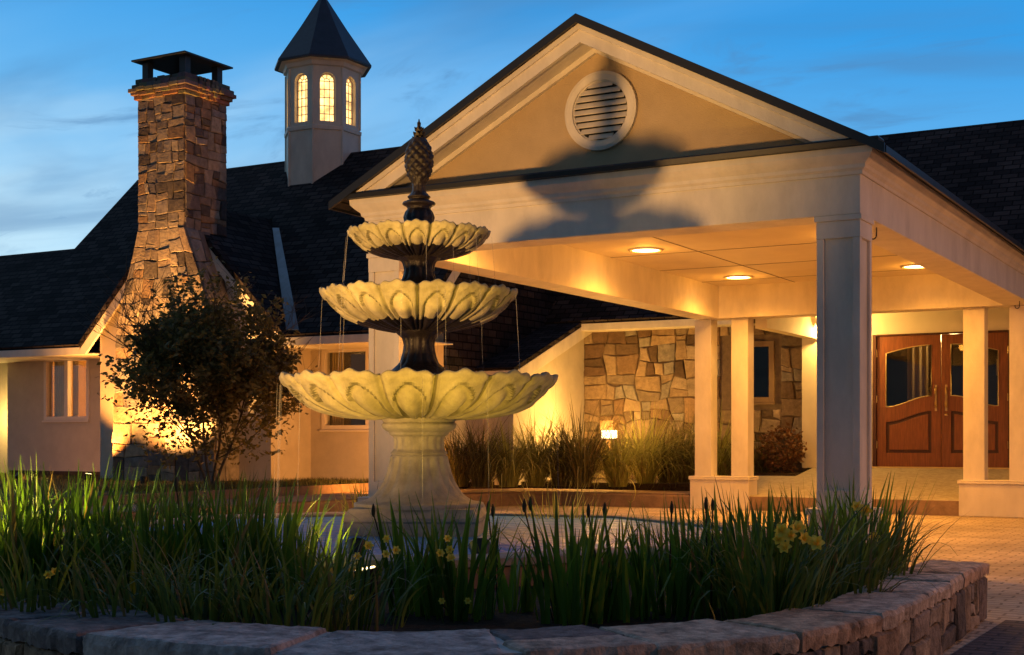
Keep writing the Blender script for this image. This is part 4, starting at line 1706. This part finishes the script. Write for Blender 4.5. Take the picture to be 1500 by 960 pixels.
def resample(pts, n):
    # Catmull-Rom then even spacing
    P = [Vector((p[0], p[1], 0)) for p in pts]
    fine = []
    for i in range(len(P) - 1):
        p0, p1, p2, p3 = P[max(i - 1, 0)], P[i], P[i + 1], P[min(i + 2, len(P) - 1)]
        for s_ in range(12):
            t = s_ / 12
            fine.append(.5 * ((2 * p1) + (p2 - p0) * t + (2 * p0 - 5 * p1 + 4 * p2 - p3) * t * t + (3 * p1 - p0 - 3 * p2 + p3) * t ** 3))
    fine.append(P[-1])
    L = [0]
    for a, b in zip(fine[:-1], fine[1:]):
        L.append(L[-1] + (b - a).length)
    return fine, L


FINE, FL = resample(OUT, 0)
WLEN = FL[-1]


def on_wall(s_):
    s_ = max(0, min(WLEN - 1e-4, s_))
    lo_, hi_ = 0, len(FL) - 1
    while hi_ - lo_ > 1:
        md = (lo_ + hi_) // 2
        if FL[md] <= s_: lo_ = md
        else: hi_ = md
    f_ = (s_ - FL[lo_]) / max(1e-6, FL[hi_] - FL[lo_])
    p = FINE[lo_].lerp(FINE[hi_], f_)
    i0, i1 = max(0, lo_ - 3), min(len(FINE) - 1, hi_ + 3)
    d = (FINE[i1] - FINE[i0]).normalized()
    nrm = V(-d.y, d.x, 0)          # outward: away from the pool
    if nrm.dot(p - V(-5.0, 8.5, 0)) < 0:
        nrm = -nrm
    return p, nrm, d


pw = empty('stone_planter_wall', 'low curved fieldstone wall with slab coping around the fountain planting', 'wall')
CAPZ0, CAPZ1 = .295, .375
rp = random.Random(31)
mb = MB()


def pwall(u, v, w):
    p, nrm, d = on_wall(u)
    q = p + nrm * (w - .035)
    return (q.x, q.y, v)


stones(mb, WLEN, CAPZ0 - .005, pwall, .20, .010, .045, rp, [(0.33, .235, .155), (.27, .20, .15), (.24, .19, .15), (.20, .15, .12), (.36, .27, .19), (.15, .12, .10), (.29, .19, .12)], .03, 1.6, seed=41)
# end face
pe, ne, de = on_wall(0.001)
stones(mb, .42, CAPZ0, lambda u, v, w: (pe.x - .05 + -u, pe.y + w, v), .2, .01, .04, rp, PAL_WARM, .02, 1.4, seed=44)
mb.build('stone_face', M_rock, pw)
mb = MB()
rows = []
NS = 150
for i in range(NS + 1):
    p, nrm, d = on_wall(WLEN * i / NS)
    a = p - nrm * .037
    b = p - nrm * .42
    rows.append([(a.x, a.y, 0), (a.x, a.y, CAPZ0), (b.x, b.y, CAPZ0), (b.x, b.y, 0)])
mb.grid(rows, 0, None, False)
mb.face(rows[0])
mb.build('mortar_core', M_mortarl, pw)
# coping slabs, each an irregular rough stone
mb = MB()
s0 = -.02


def cap_width(s_):
    # narrow along the right side, wider in front
    return .40 + .20 * min(1, max(0, (s_ - 2.6) / 2.2))


# bed of mortar under/between the slabs
rows = []
for i in range(NS + 1):
    sv = WLEN * i / NS
    p, nrm, d = on_wall(sv)
    w = cap_width(sv)
    a, b = p - nrm * .03, p - nrm * (w - .03)
    rows.append([(a.x, a.y, CAPZ0), (a.x, a.y, CAPZ1 - .014), (b.x, b.y, CAPZ1 - .014), (b.x, b.y, CAPZ0)])
mbm = MB()
mbm.grid(rows, 0, None, False)
mbm.face(rows[0])
mbm.build('mortar_bed', M_mortarl, pw)
while s0 < WLEN - .3:
    Ls = rp.uniform(.42, .95)
    s1 = min(WLEN, s0 + Ls)
    w = cap_width((s0 + s1) / 2)
    parts = [(0, w)]
    if rp.random() < .45 and w > .45:
        k = rp.uniform(.42, .6) * w
        parts = [(0, k), (k, w)]
    for (wa, wb_) in parts:
        base = rp.choice(PAL_GREY) if s0 > 3.6 + rp.uniform(-.8, .8) else rp.choice([(.27, .19, .13), (.24, .165, .115), (.29, .22, .165), (.22, .17, .14), (.26, .17, .11)])
        kk = rp.uniform(1.3, 2.5)
        cc = tuple(q * kk for q in base)
        nu, nv = max(8, int((s1 - s0) / .030)), max(6, int((wb_ - wa) / .030))
        tz = rp.uniform(-.007, .008)
        tl, tw = rp.uniform(-.008, .008), rp.uniform(-.010, .010)
        sk = rp.uniform(-.06, .06)
        sd = rp.uniform(0, 100)
        g = rp.uniform(.007, .016)
        top, rim_t, rim_b = [], [], []

        def pos(i, j, z, off=0.0):
            u = i / nu
            v_ = j / nv
            sv = s0 + g + (s1 - s0 - 2 * g) * u + sk * (v_ - .5)
            wv = wa + (.010 if wa else -.008) + (wb_ - wa - .02 + (0 if wa else .01)) * v_
            en = noise.noise(V(sv * 5, wv * 5, sd)) * .014 + noise.noise(V(sv * 19, wv * 19, sd)) * .010 + noise.noise(V(sv * 50, wv * 50, sd)) * .005
            ex = (1 if j == 0 else 0) - (1 if j == nv else 0)
            eu = (1 if i == nu else 0) - (1 if i == 0 else 0)
            p, nrm, d = on_wall(sv + eu * (en * .6 - off))
            q = p - nrm * (wv - ex * (en - off))
            return V(q.x, q.y, z)
        grid_ = []
        for i in range(nu + 1):
            row = []
            for j in range(nv + 1):
                q = pos(i, j, 0, .012)
                nz_ = noise.noise(V(q.x * 4, q.y * 4, sd)) * .004 + noise.noise(V(q.x * 11, q.y * 11, sd)) * .004 + noise.noise(V(q.x * 32, q.y * 32, sd)) * .004
                edge_ = i in (0, nu) or j in (0, nv)
                q.z = CAPZ1 + tz + tl * (i / nu - .5) + tw * (j / nv - .5) + nz_ - (.005 if edge_ else 0)
                row.append(q)
            grid_.append(row)
        mb.grid(grid_, 0, cc, False)
        loop = [(i, 0) for i in range(nu)] + [(nu, j) for j in range(nv)] + [(i, nv) for i in range(nu, 0, -1)] + [(0, j) for j in range(nv, 0, -1)]
        A = [grid_[i][j] for i, j in loop]
        Bq = [pos(i, j, CAPZ1 - .028 + rp.uniform(-.01, .01)) for i, j in loop]
        Cq = [pos(i, j, CAPZ0 + rp.uniform(-.012, .006), .004) for i, j in loop]
        n_ = len(loop)
        dk = tuple(q * .92 for q in cc)
        for X_, Y_ in ((A, Bq), (Bq, Cq)):
            for i in range(n_):
                j = (i + 1) % n_
                mb.face([X_[i], Y_[i], Y_[j], X_[j]], 0, dk, False)
    s0 = s1
mb.build('coping', M_rock, pw)

# soil inside
mb = MB()
inner = []
for i in range(80):
    p, nrm, d = on_wall(WLEN * i / 79)
    q = p - nrm * .36
    inner.append((q.x, q.y))
pv = [(x, y, .27) for x, y in inner]
mb.face(pv + [(-8.3, 11.5, .27), (-3.0, 11.5, .27), (-2.2, 10.2, .27)][0:0])
o = structure(mb.build('planter_soil', M_soil))

# ================================================================== PLANTS
def blade(mb, base, az, length, width, lean, curl, rng, segs=6, shade=.5, fold=0.25, mi=0):
    """one strap leaf; lean = start tilt from vertical (rad), curl = added tilt to the tip"""
    d = V(math.cos(az), math.sin(az), 0)
    side = V(-math.sin(az + rng.uniform(-.7, .7)), math.cos(az + rng.uniform(-.7, .7)), 0).normalized()
    p = Vector(base)
    rows = []
    ang = lean
    st = length / segs
    for i in range(segs + 1):
        t = i / segs
        w = width * (.75 + .45 * t if t < .35 else (.91 * (1 - ((t - .35) / .65) ** 1.8))) * .5
        w = max(w, .0006)
        up = V(d.x * math.cos(ang), d.y * math.cos(ang), -math.sin(ang))
        rows.append([p - side * w, p + up * (w * fold), p + side * w])
        p = p + (d * math.sin(ang) + V(0, 0, math.cos(ang))) * st
        ang += curl / segs * (.4 + 1.2 * t)
    mb.grid(rows, mi, (shade, 1.0 if rng.random() < .04 else 0.0, 0), True)
    return p


def leaf_clump(name, x, y, z, h, n, spread, label, cat, group, m, seed, arch=.35, lean=.28, width=.018, segs=6, parent=None):
    rg = random.Random(seed)
    mb = MB()
    for _ in range(n):
        a = rg.uniform(0, 2 * math.pi)
        r = spread * math.sqrt(rg.random())
        bx, by = r * math.cos(a), r * math.sin(a)
        L = h * rg.uniform(.62, 1.08)
        ln = abs(rg.gauss(0, lean)) * .7 + .03
        cu = abs(rg.gauss(arch, arch * .6))
        if rg.random() < .13:
            cu += 1.0
        az = a + rg.uniform(-.9, .9)
        blade(mb, (bx, by, -.03), az, L, width * rg.uniform(.7, 1.25), ln, cu, rg, segs, rg.random())
    o_ = mb.build(name, m, parent, uv=False)
    o_.location = (x, y, z)
    if label:
        tag(o_, label, cat, group)
    return o_


def lily(mb, c, axis, size, rng):
    """six petalled trumpet flower"""
    axis = Vector(axis).normalized()
    a = axis.cross(V(0, 0, 1))
    if a.length < .1:
        a = V(1, 0, 0)
    a.normalize()
    b = axis.cross(a)
    c = Vector(c)
    for k in range(6):
        th = k * math.pi / 3 + rng.uniform(-.1, .1)
        d = a * math.cos(th) + b * math.sin(th)
        sd = axis.cross(d)
        rows = []
        big = 1 if k % 2 else .82
        for i in range(6):
            t = i / 5
            out = size * (.10 + .80 * t ** 1.5)
            fw = size * (1.15 * math.sin(t * math.pi * .52) - .30 * t ** 3)
            w = size * .40 * big * math.sin(math.pi * min(.97, .12 + .82 * t))
            q = c + d * out + axis * (fw - size * .5)
            rows.append([q - sd * w, q + axis * (-.05 * size), q + sd * w])
        mb.grid(rows, 0, (rng.random(), 0, 0), True)
    # throat tube
    mb.tube([c - axis * size * .95, c - axis * size * .45], [size * .07, size * .12], 6, 0, (.5, 0, 0))


def flower_on(parent, px, py, pz, size, rng, hang=False):
    size *= .82
    """flower with its stalk, coordinates local to its clump"""
    f = MB()
    toward = V(-parent.location.x + rng.uniform(-2, 2), -parent.location.y + rng.uniform(-2, 2), 0).normalized()
    ax = (toward * 1.0 + V(0, 0, rng.uniform(.1, .6))).normalized()
    lily(f, (px, py, pz), ax, size, rng)
    o_ = f.build('flower', M_petal, parent, uv=False)
    s_ = MB()
    q = Vector((px, py, pz)) - ax * size * .9
    s_.tube([(px * .3, py * .3, -.02), (px * .6, py * .6, pz * .55), (q.x, q.y, q.z - .01), q], [.005, .004, .003, .003], 5, 0, (.4, 0, 0))
    s_.build('flower_stalk', M_iris, o_, uv=False)


def pod_on(parent, px, py, pz, rng):
    f = MB()
    f.tube([(px * .4, py * .4, 0), (px, py, pz)], [.005, .004], 5, 0, (.3, 0, 0))
    f.lathe([(.003, 0), (.009, .012), (.011, .032), (.007, .055), (.002, .068)], 8, (px, py, pz - .02), 0, (.6, 0, 0))
    f.build('seed_pod', M_pod, parent, uv=False)


SZ = .27
# (px, distance, height, leaves, spread, kind, label)
IR = 'iris clumps behind the planter wall'
LI = 'daylily clumps behind the planter wall'
clumps = [
    (-15, 6.9, 0.76, 170, .28, 'i', 'tall bright green iris clump cut off by the left frame edge'),
    (70, 7.1, 0.79, 190, .30, 'i', 'tall lit iris clump below the double window of the left wall'),
    (150, 7.3, 0.74, 170, .28, 'i', 'tall lit iris clump in front of the chimney foot spotlight'),
    (215, 6.9, 0.69, 150, .28, 'i', 'green iris clump before the left edge of the round tree'),
    (300, 7.0, 0.71, 170, .30, 'i', 'green iris clump directly in front of the round tree trunk'),
    (375, 7.2, 0.69, 160, .28, 'i', 'green iris clump just right of the round tree trunk'),
    (450, 7.0, 0.55, 79, .26, 'i', 'thin iris clump below the left rim of the lower fountain bowl'),
    (612, 6.9, 0.64, 66, .15, 'i', 'dark iris clump with seed heads before the left foot of the fountain'),
    (668, 6.7, 0.66, 76, .18, 'i', 'dark iris clump with small yellow flowers before the fountain foot'),
    (742, 7.0, 0.44, 30, .13, 'i', 'sparse dark iris clump beside the gap showing pool water'),
    (838, 6.6, 0.63, 84, .18, 'i', 'dark iris clump just right of the gap showing pool water'),
    (905, 6.7, 0.58, 66, .18, 'i', 'dark iris clump with seed heads below the glowing garden lantern'),
    (975, 6.8, 0.58, 70, .20, 'i', 'dark iris clump left of the left column pair plinth'),
    (1040, 6.9, 0.63, 122, .26, 'i', 'dark iris clump in front of the left column pair plinth'),
    (1110, 7.1, 0.65, 115, .26, 'i', 'iris clump behind the group of yellow lilies'),
    (1190, 7.6, 0.68, 108, .26, 'i', 'iris clump at the foot of the big front right column'),
    (1262, 8.1, 0.72, 108, .26, 'i', 'rightmost tall iris clump before the porch step'),
    (55, 6.35, .50, 80, .22, 'l', 'arching daylily clump at the far left behind the coping'),
    (190, 6.15, .46, 80, .24, 'l', 'arching daylily clump spilling over the coping left of the tree line'),
    (300, 6.0, .46, 90, .24, 'l', 'arching daylily clump on the coping below the round tree'),
    (420, 5.95, .46, 90, .24, 'l', 'arching daylily clump on the coping with long pale leaves below the cupola side'),
    (520, 6.3, .44, 60, .24, 'l', 'daylily clump with small yellow blooms around the planter glow'),
    (1130, 6.5, .56, 130, .26, 'l', 'daylily clump with a bunch of pale yellow flowers'),
    (1215, 7.15, .54, 130, .26, 'l', 'brownish daylily clump spilling on the right hand coping'),
    (1275, 7.9, .52, 110, .22, 'l', 'rightmost daylily clump with two yellow flowers by the wall end'),
]
placed = {}
for i, (px, d, h, n, sp, kd, lab) in enumerate(clumps):
    x, y = plan((px - 750) / 2000 * d, d)
    if kd == 'i':
        o = leaf_clump('iris_clump', x, y, SZ, h, int(n * .72), sp, lab, 'iris', IR, M_iris, 100 + i, .24, .22, .029)
    else:
        o = leaf_clump('daylily_clump', x, y, SZ, h * 1.25, n, sp, lab, 'daylily', LI, M_lily, 100 + i, 1.15, .34, .017, 8)
    placed[i] = o
rg = random.Random(77)


def local(i, px, py, dd=0.0):
    """local coordinates within clump i for a bloom seen at (px, py), dd metres nearer"""
    d = clumps[i][1] - dd
    x, y = plan((px - 750) / 2000 * d, d)
    z = 1.15 + (643 - py) / 2000 * d
    o = placed[i]
    return x - o.location.x, y - o.location.y, z - SZ


for px, py, sz in ((1145, 778, .050), (1168, 774, .052), (1150, 803, .046), (1158, 785, .042), (1196, 796, .052), (1178, 790, .044), (1141, 790, .042)):
    flower_on(placed[22], *local(22, px, py, .34), sz, rg)
for px, py, sz in ((1268, 748, .052), (1255, 742, .042), (1280, 788, .044)):
    flower_on(placed[24], *local(24, px, py, .55), sz, rg)
for px, py, sz in ((645, 811, .03), (659, 806, .03), (660, 818, .032), (655, 790, .028), (647, 881, .024), (685, 881, .024)):
    flower_on(placed[8], *local(8, px, py, .25), sz, rg)
for px, py, sz in ((540, 800, .032), (565, 812, .028), (567, 790, .028), (516, 876, .024), (580, 806, .028), (523, 815, .026)):
    flower_on(placed[21], *local(21, px, py, .1), sz, rg)
for px, py in ((80, 838), (70, 842), (2, 868)):
    flower_on(placed[17], *local(17, px, py, .1), .028, rg)
for i, px, py in ((7, 547, 752), (10, 768, 745), (10, 777, 742), (9, 715, 748), (9, 722, 752), (11, 886, 750), (11, 862, 752), (12, 984, 748), (13, 1034, 742), (13, 1044, 744), (16, 1318, 760), (4, 258, 712)):
    pod_on(placed[i], *local(i, px, py), rg)

# iris beyond the pool
for px, d, h, n, lab, m_, nm, sd in (
        (556, 14.6, .72, 60, 'small bright iris clump in front of the left canopy column', M_iris, 'iris_clump', 1),
        (535, 15.6, .85, 45, 'thin brown grass tuft left of the front left canopy column', M_orn, 'grass_tuft', 2),
        (815, 12.6, .80, 90, 'brown upright grass tuft behind the pool rim below the garden lantern', M_orn, 'grass_tuft', 3),
        (255, 13.5, .62, 150, 'dark brownish lily clump behind the pool left of the tree trunk', M_lily, 'daylily_clump', 4),
        (345, 13.2, .68, 130, 'dark lily clump behind the pool at the foot of the tree', M_lily, 'daylily_clump', 5)):
    x, y = plan((px - 750) / 2000 * d, d)
    zz = 0.0 if px > 500 else .05
    leaf_clump(nm, x, y, zz, h * (1.25 if px < 500 else 1), n, .22, lab, 'grass' if 'tuft' in nm else ('iris' if 'iris' in nm else 'daylily'), None, m_, 300 + sd, .35 if px > 500 else .7, .25, .02)

# arching ornamental grasses along the stone wall
OG = 'ornamental grasses along the stone wall bed'
orn = [
    (672, 23.4, 1.05, 'dark grass clump just right of the fountain pedestal'),
    (705, 23.2, 1.10, 'second dark grass clump right of the fountain pedestal'),
    (745, 23.3, 1.05, 'grass clump at the corner of the sloping end wall'),
    (785, 23.6, 1.15, 'golden grass clump before the sloping end wall'),
    (822, 23.7, 1.05, 'brightly lit round grass clump left of the dark one'),
    (852, 23.2, 1.25, 'tall dark grass clump just left of the garden lantern'),
    (905, 23.4, .95, 'bright yellow grass clump below the garden lantern'),
    (945, 24.3, 1.20, 'bright grass clump with fine blades right of the garden lantern'),
    (978, 24.6, 1.05, 'darker grass clump near the left column pair'),
    (1003, 25.0, 1.15, 'dark tall grass clump touching the left column pair'),
    (1060, 25.9, 1.25, 'grass clump seen between the two left paired columns'),
    (1118, 25.4, .75, 'low dark grass clump under the stone wall window'),
]
for i, (px, d, h, lab) in enumerate(orn):
    x, y = plan((px - 750) / 2000 * d, d)
    y = min(y, 24.15)
    leaf_clump('ornamental_grass', x, y, .36, h * 1.28, 380, .15, lab, 'grass', OG, M_ornd if 'dark' in lab else M_orn, 500 + i, 2.0, .42, .017, 9)


# shrub by the passage
def leaf_cloud(mb, pts, size, rng, n_each=1):
    for p in pts:
        for _ in range(n_each):
            a = rng.uniform(0, 2 * math.pi)
            el = rng.uniform(-.9, .9)
            d = V(math.cos(a) * math.cos(el), math.sin(a) * math.cos(el), math.sin(el))
            s_ = d.cross(V(rng.uniform(-1, 1), rng.uniform(-1, 1), rng.uniform(-1, 1)))
            if s_.length < .05:
                continue
            s_.normalize()
            L = size * rng.uniform(.5, 1.45)
            w = L * .27
            up = d.cross(s_) * (L * .08)
            q = Vector(p)
            mb.face([q, q + d * L * .45 - s_ * w + up, q + d * L, q + d * L * .45 + s_ * w + up], 0, (rng.random(), 0, 0))


def bush(name, x, y, z, rx, ry, h, n, size, m, label, seed, cat='shrub'):
    rg_ = random.Random(seed)
    mb = MB()
    pts = []
    for _ in range(n):
        while True:
            p = V(rg_.uniform(-1, 1), rg_.uniform(-1, 1), rg_.uniform(-1, 1))
            if .35 < p.length < 1:
                break
        k = 1 + .25 * noise.noise(p * 2.2 + V(seed, 0, 0))
        pts.append((p.x * rx * k, p.y * ry * k, h * .52 + p.z * h * .5 * k))
    leaf_cloud(mb, pts, size, rg_)
    root = empty(name, label, cat)
    root.location = (x, y, z)
    mb.build('foliage', m, root, uv=False)
    st = MB()
    for _ in range(7):
        a = rg_.uniform(0, 6.28)
        st.tube([(0, 0, -.02), (.5 * rx * math.cos(a), .5 * ry * math.sin(a), h * .6)], [.012, .006], 5)
    st.build('stem', M_bark, root, uv=False)


bush('leafy_shrub', -7.95, 23.85, .52, .42, .40, .85, 900, .085, M_shrub, 'reddish leafy shrub at the corner of the stone wall', 3)

# tree ---------------------------------------------------------------------------
tree = empty('round_tree', 'dense small leaved tree in front of the stone chimney', 'tree')
TX, TYY = -15.1, 16.75
tree.location = (TX, TYY, .36)
rt = random.Random(19)
mbk = MB()
leafp = []


def branch(p, d, L, r, lvl):
    n = 5
    pts = [Vector(p)]
    dd = Vector(d).normalized()
    for i in range(n):
        dd = (dd + V(rt.uniform(-.16, .16), rt.uniform(-.16, .16), rt.uniform(-.05, .14))).normalized()
        pts.append(pts[-1] + dd * (L / n))
    mbk.tube(pts, [r * (1 - .13 * i) for i in range(n + 1)], 6 if lvl < 2 else 4)
    if lvl >= 2:
        for i in range(1, n + 1):
            for _ in range(4 if lvl == 2 else 5):
                leafp.append(pts[i] + V(rt.gauss(0, .05), rt.gauss(0, .05), rt.gauss(0, .05)))
    if lvl >= 3:
        return
    kids = (0, 6, 5)[lvl] if lvl else 9
    for k in range(kids):
        t = rt.uniform(.28, 1.0)
        i = min(n - 1, int(t * n))
        q = pts[i].lerp(pts[i + 1], t * n - i)
        a = rt.uniform(0, 2 * math.pi)
        out = V(math.cos(a), math.sin(a), 0)
        if lvl == 0:
            dv = out * rt.uniform(.5, 1.0) + V(0, 0, rt.uniform(.4, 1.0))
            branch(q, dv, rt.uniform(1.0, 1.55), r * .5, 1)
        else:
            dv = dd * .75 + out * .75 + V(0, 0, rt.uniform(-.15, .35))
            branch(q, dv, L * rt.uniform(.42, .68), r * .55, lvl + 1)


for k in range(4):
    a = k * 1.6 + .4
    branch((.05 * math.cos(a), .05 * math.sin(a), 0), (.32 * math.cos(a), .32 * math.sin(a), 1.0), rt.uniform(1.5, 2.3), .026, 0)
mbk.build('trunk', M_bark, tree, uv=False)
# shape the crown: keep leaves inside an egg outline with ragged edge, fill holes
crown = []
C0 = V(-.02, 0, 1.66)


def inside(p, k=1.0):
    q = p - C0
    r = 1.66 - 1.10 * max(0, q.z) / 1.9
    hz_ = 1.38 if q.z < 0 else 2.55
    e = (q.x / r) ** 2 + (q.y / r) ** 2 + abs(q.z / hz_) ** 1.9
    lim = 1 + .45 * noise.noise(p * 1.6) + .25 * noise.noise(p * 4.5)
    return e < lim * k


for p in leafp:
    if inside(p, 1.05):
        crown.append(p)
tries = 0
while tries < 5600:
    tries += 1
    p = V(rt.gauss(0, .62) , rt.gauss(0, .62), rt.gauss(1.62, 1.02))
    if not inside(p, .95):
        continue
    if noise.noise(p * 2.6 + V(9, 2, 4)) < -.04:
        continue
    crown.append(p)
for _ in range(1500):
    a_, rr_ = rt.uniform(0, 6.283), 1.25 * math.sqrt(rt.random())
    p = V(rr_ * math.cos(a_), rr_ * math.sin(a_), rt.uniform(.42, 1.35))
    if inside(p, 1.0) and noise.noise(p * 2.6 + V(9, 2, 4)) > -.05:
        crown.append(p)
# ragged shoots round the outline
for _ in range(75):
    a = rt.uniform(0, 2 * math.pi)
    el = rt.uniform(-.5, 1.4)
    d = V(math.cos(a) * math.cos(el), math.sin(a) * math.cos(el), math.sin(el))
    q = C0 + V(d.x * 1.35, d.y * 1.35, d.z * (1.5 if d.z > 0 else 1.1))
    sh = (d + V(0, 0, .5)).normalized()
    for i in range(12):
        crown.append(q + sh * (.038 * i) + V(rt.gauss(0, .025), rt.gauss(0, .025), rt.gauss(0, .025)))
mb = MB()
leaf_cloud(mb, crown, .092, rt)
mb.build('crown', M_tree, tree, uv=False)

# short grass along the lawn edge ------------------------------------------------
mb = MB()
rl = random.Random(61)
for _ in range(9000):
    if rl.random() < .5:
        x, y = rl.uniform(-24, -14.1), rl.uniform(13.5, 20.2)
    else:
        x, y = rl.uniform(-15.6, -14.05), rl.uniform(14.5, 20.2)
    a = rl.uniform(0, 6.28)
    L = rl.uniform(.04, .10)
    w = .006
    q = V(x, y, .375)
    sd = V(math.cos(a), math.sin(a), 0) * w
    tip = q + V(rl.uniform(-.03, .03), rl.uniform(-.03, .03), L)
    mb.face([q - sd, q + sd, tip], 0, (rl.random(), 0, 0))
structure(mb.build('lawn_grass', M_turf, uv=False), 'stuff')

# ================================================================== GARDEN LAMPS
# bollard lantern in the grass bed
bol = empty('garden_lantern', 'glowing square garden lantern with dark hood in front of the stone wall', 'lamp')
bx, by = -11.15, 23.35
bol.location = (bx, by, .36)
mb = MB()
mb.box(-.05, .05, -.05, .05, 0, .80)
mb.build('post', M_bronze, bol)
mb = MB()
mb.box(-.13, .13, -.13, .13, .955, 1.10)
mb.prism([(-.15, -.15, 1.10), (.15, -.15, 1.10), (.15, .15, 1.10), (-.15, .15, 1.10)], (0, 0, .03))
mb.build('hood', M_bronze, bol)
mb = MB()
mb.box(-.11, .11, -.11, .11, .80, .952)
mb.build('lens', E_bol, bol)
for dx, dy in ((0, -.45), (.40, -.25), (-.40, -.25)):
    point('lantern_glow', (bx + dx, by + dy, 1.28), 92, (1.0, .50, .10), .08)

# ground spotlights: small housings with a bright lens, aimed up
SG = 'ground spotlights around the planting'


def spotlight(loc, target, power, colr, label, ang=75, lens=True, rad=.05, blend=.6):
    loc = Vector(loc)
    d = (Vector(target) - loc).normalized()
    root = empty('ground_spotlight', label, 'spotlight', SG)
    root.location = (0, 0, 0)
    mb = MB()
    mb.tube([loc - d * .16, loc - d * .12, loc - d * .01, loc], [.03, .055, .065, .07], 14)
    mb.build('housing', M_black, root)
    mb = MB()
    a = d.cross(V(0, 0, 1))
    a = V(1, 0, 0) if a.length < .05 else a.normalized()
    b = a.cross(d)
    mb.face([loc + d * .004 + a * (.055 * math.cos(2 * math.pi * k / 16)) + b * (.055 * math.sin(2 * math.pi * k / 16)) for k in range(16)])
    mb.build('lens', E_spot, root)
    mb = MB()
    g = V(loc.x, loc.y, loc.z - .24)
    mb.tube([g, loc - d * .1], .012, 6)
    mb.build('stake', M_black, root)
    spot('spot_bulb', loc + d * .03, target, power, colr, ang, blend, rad)


YEL = (1.0, .57, .055)
ORG = (1.0, .37, .06)
# at the foot of the chimney gable
spotlight((-19.35, 18.15, .50), (-19.2, 18.8, 5.0), 1000, ORG, 'small bright spotlight on the ground at the left foot of the chimney', 100)
spotlight((-17.15, 17.35, .48), (-17.9, 18.75, 4.1), 3700, (1.0, .47, .115), 'assumed spotlight, unseen among the plants, that lights the chimney from its right', 104, blend=.8)  # assumed lamp, inferred from the glow on the chimney base
# assumed pool and planter lights, fixtures unseen, placed from glow on fountain and leaves
x, y = plan(-.95, 8.42)
spotlight((x, y, .50), (FXC, FYC, 3.0), 82, YEL, 'assumed spotlight in the pool glowing left of the fountain foot', 84)
x, y = plan(-.20, 8.36)
spotlight((x, y, .50), (FXC, FYC, 3.0), 74, YEL, 'assumed spotlight in the pool right of the fountain, behind dark irises', 84)
x, y = plan(-.80, 7.45)
spotlight((x, y, .44), (x - .15, y - .1, 1.4), 26, (1.0, .66, .08), 'assumed spotlight among the daylilies, its glow showing through the leaves', 150)
spotlight((-7.95, 4.35, .42), (-5.3, 5.35, .95), 620, (1.0, .80, .13), 'added spotlight, out of view outside the planter wall, aimed at the tall left irises', 50, blend=1.0)  # added lamp, out of view, to brighten the tall left irises
x, y = plan(-2.75, 7.75)
spotlight((x, y, .44), (x + .15, y - .25, 1.2), 130, (1.0, .80, .10), 'assumed spotlight among the tall irises at the left', 160)
# assumed wall washers, no fixtures in view, to brighten the stucco walls
spotlight((-12.62, 18.7, .62), (-14.6, 20.4, .9), 330, ORG, 'assumed spotlight before the stucco wall, placed out of view behind the fountain', 165)
spotlight((-20.9, 17.9, .46), (-22.4, 20.4, 1.1), 75, (1.0, .36, .12), 'assumed spotlight that washes the wall below the double window', 120)
# assumed flood light, out of view, that throws the fountain's shadow on the gable
spotlight((-6.22, 1.65, .36), (-7.1, 11.9, 4.0), 3700, (1.0, .51, .15), 'assumed floodlight, out of view on the paving outside the planter wall, facing the gable', 44, rad=.21, blend=.9)
# assumed unseen lamp that lights the wall of the far left wing
point('assumed_wing_bulb', (-25.2, 20.75, 1.6), 60, (1, .62, .16), .08)

# assumed sodium street lamp, added out of view to light the canopy's right side
lampp = empty('assumed_street_lamp', 'assumed tall sodium street lamp, out of view beside the drive right of the canopy', 'street lamp')
lampp.location = (9.5, 11.2, 0)
mb = MB()
mb.lathe([(.14, 0), (.14, .12), (.08, .2), (.06, .6), (.045, 4.3)], 16)
mb.build('pole', M_black, lampp)
mb = MB()
mb.lathe([(.10, 4.3), (.22, 4.42), (.24, 4.46)], 20)
mb.build('lamp_bowl', E_down, lampp)
mb = MB()
mb.lathe([(.27, 4.46), (.26, 4.5), (.10, 4.66), (.02, 4.72)], 20)
mb.build('lamp_hood', M_black, lampp)
point('assumed_street_bulb', (9.5 - .3, 11.2, 4.28), 1500, (1.0, .40, .13), .15)
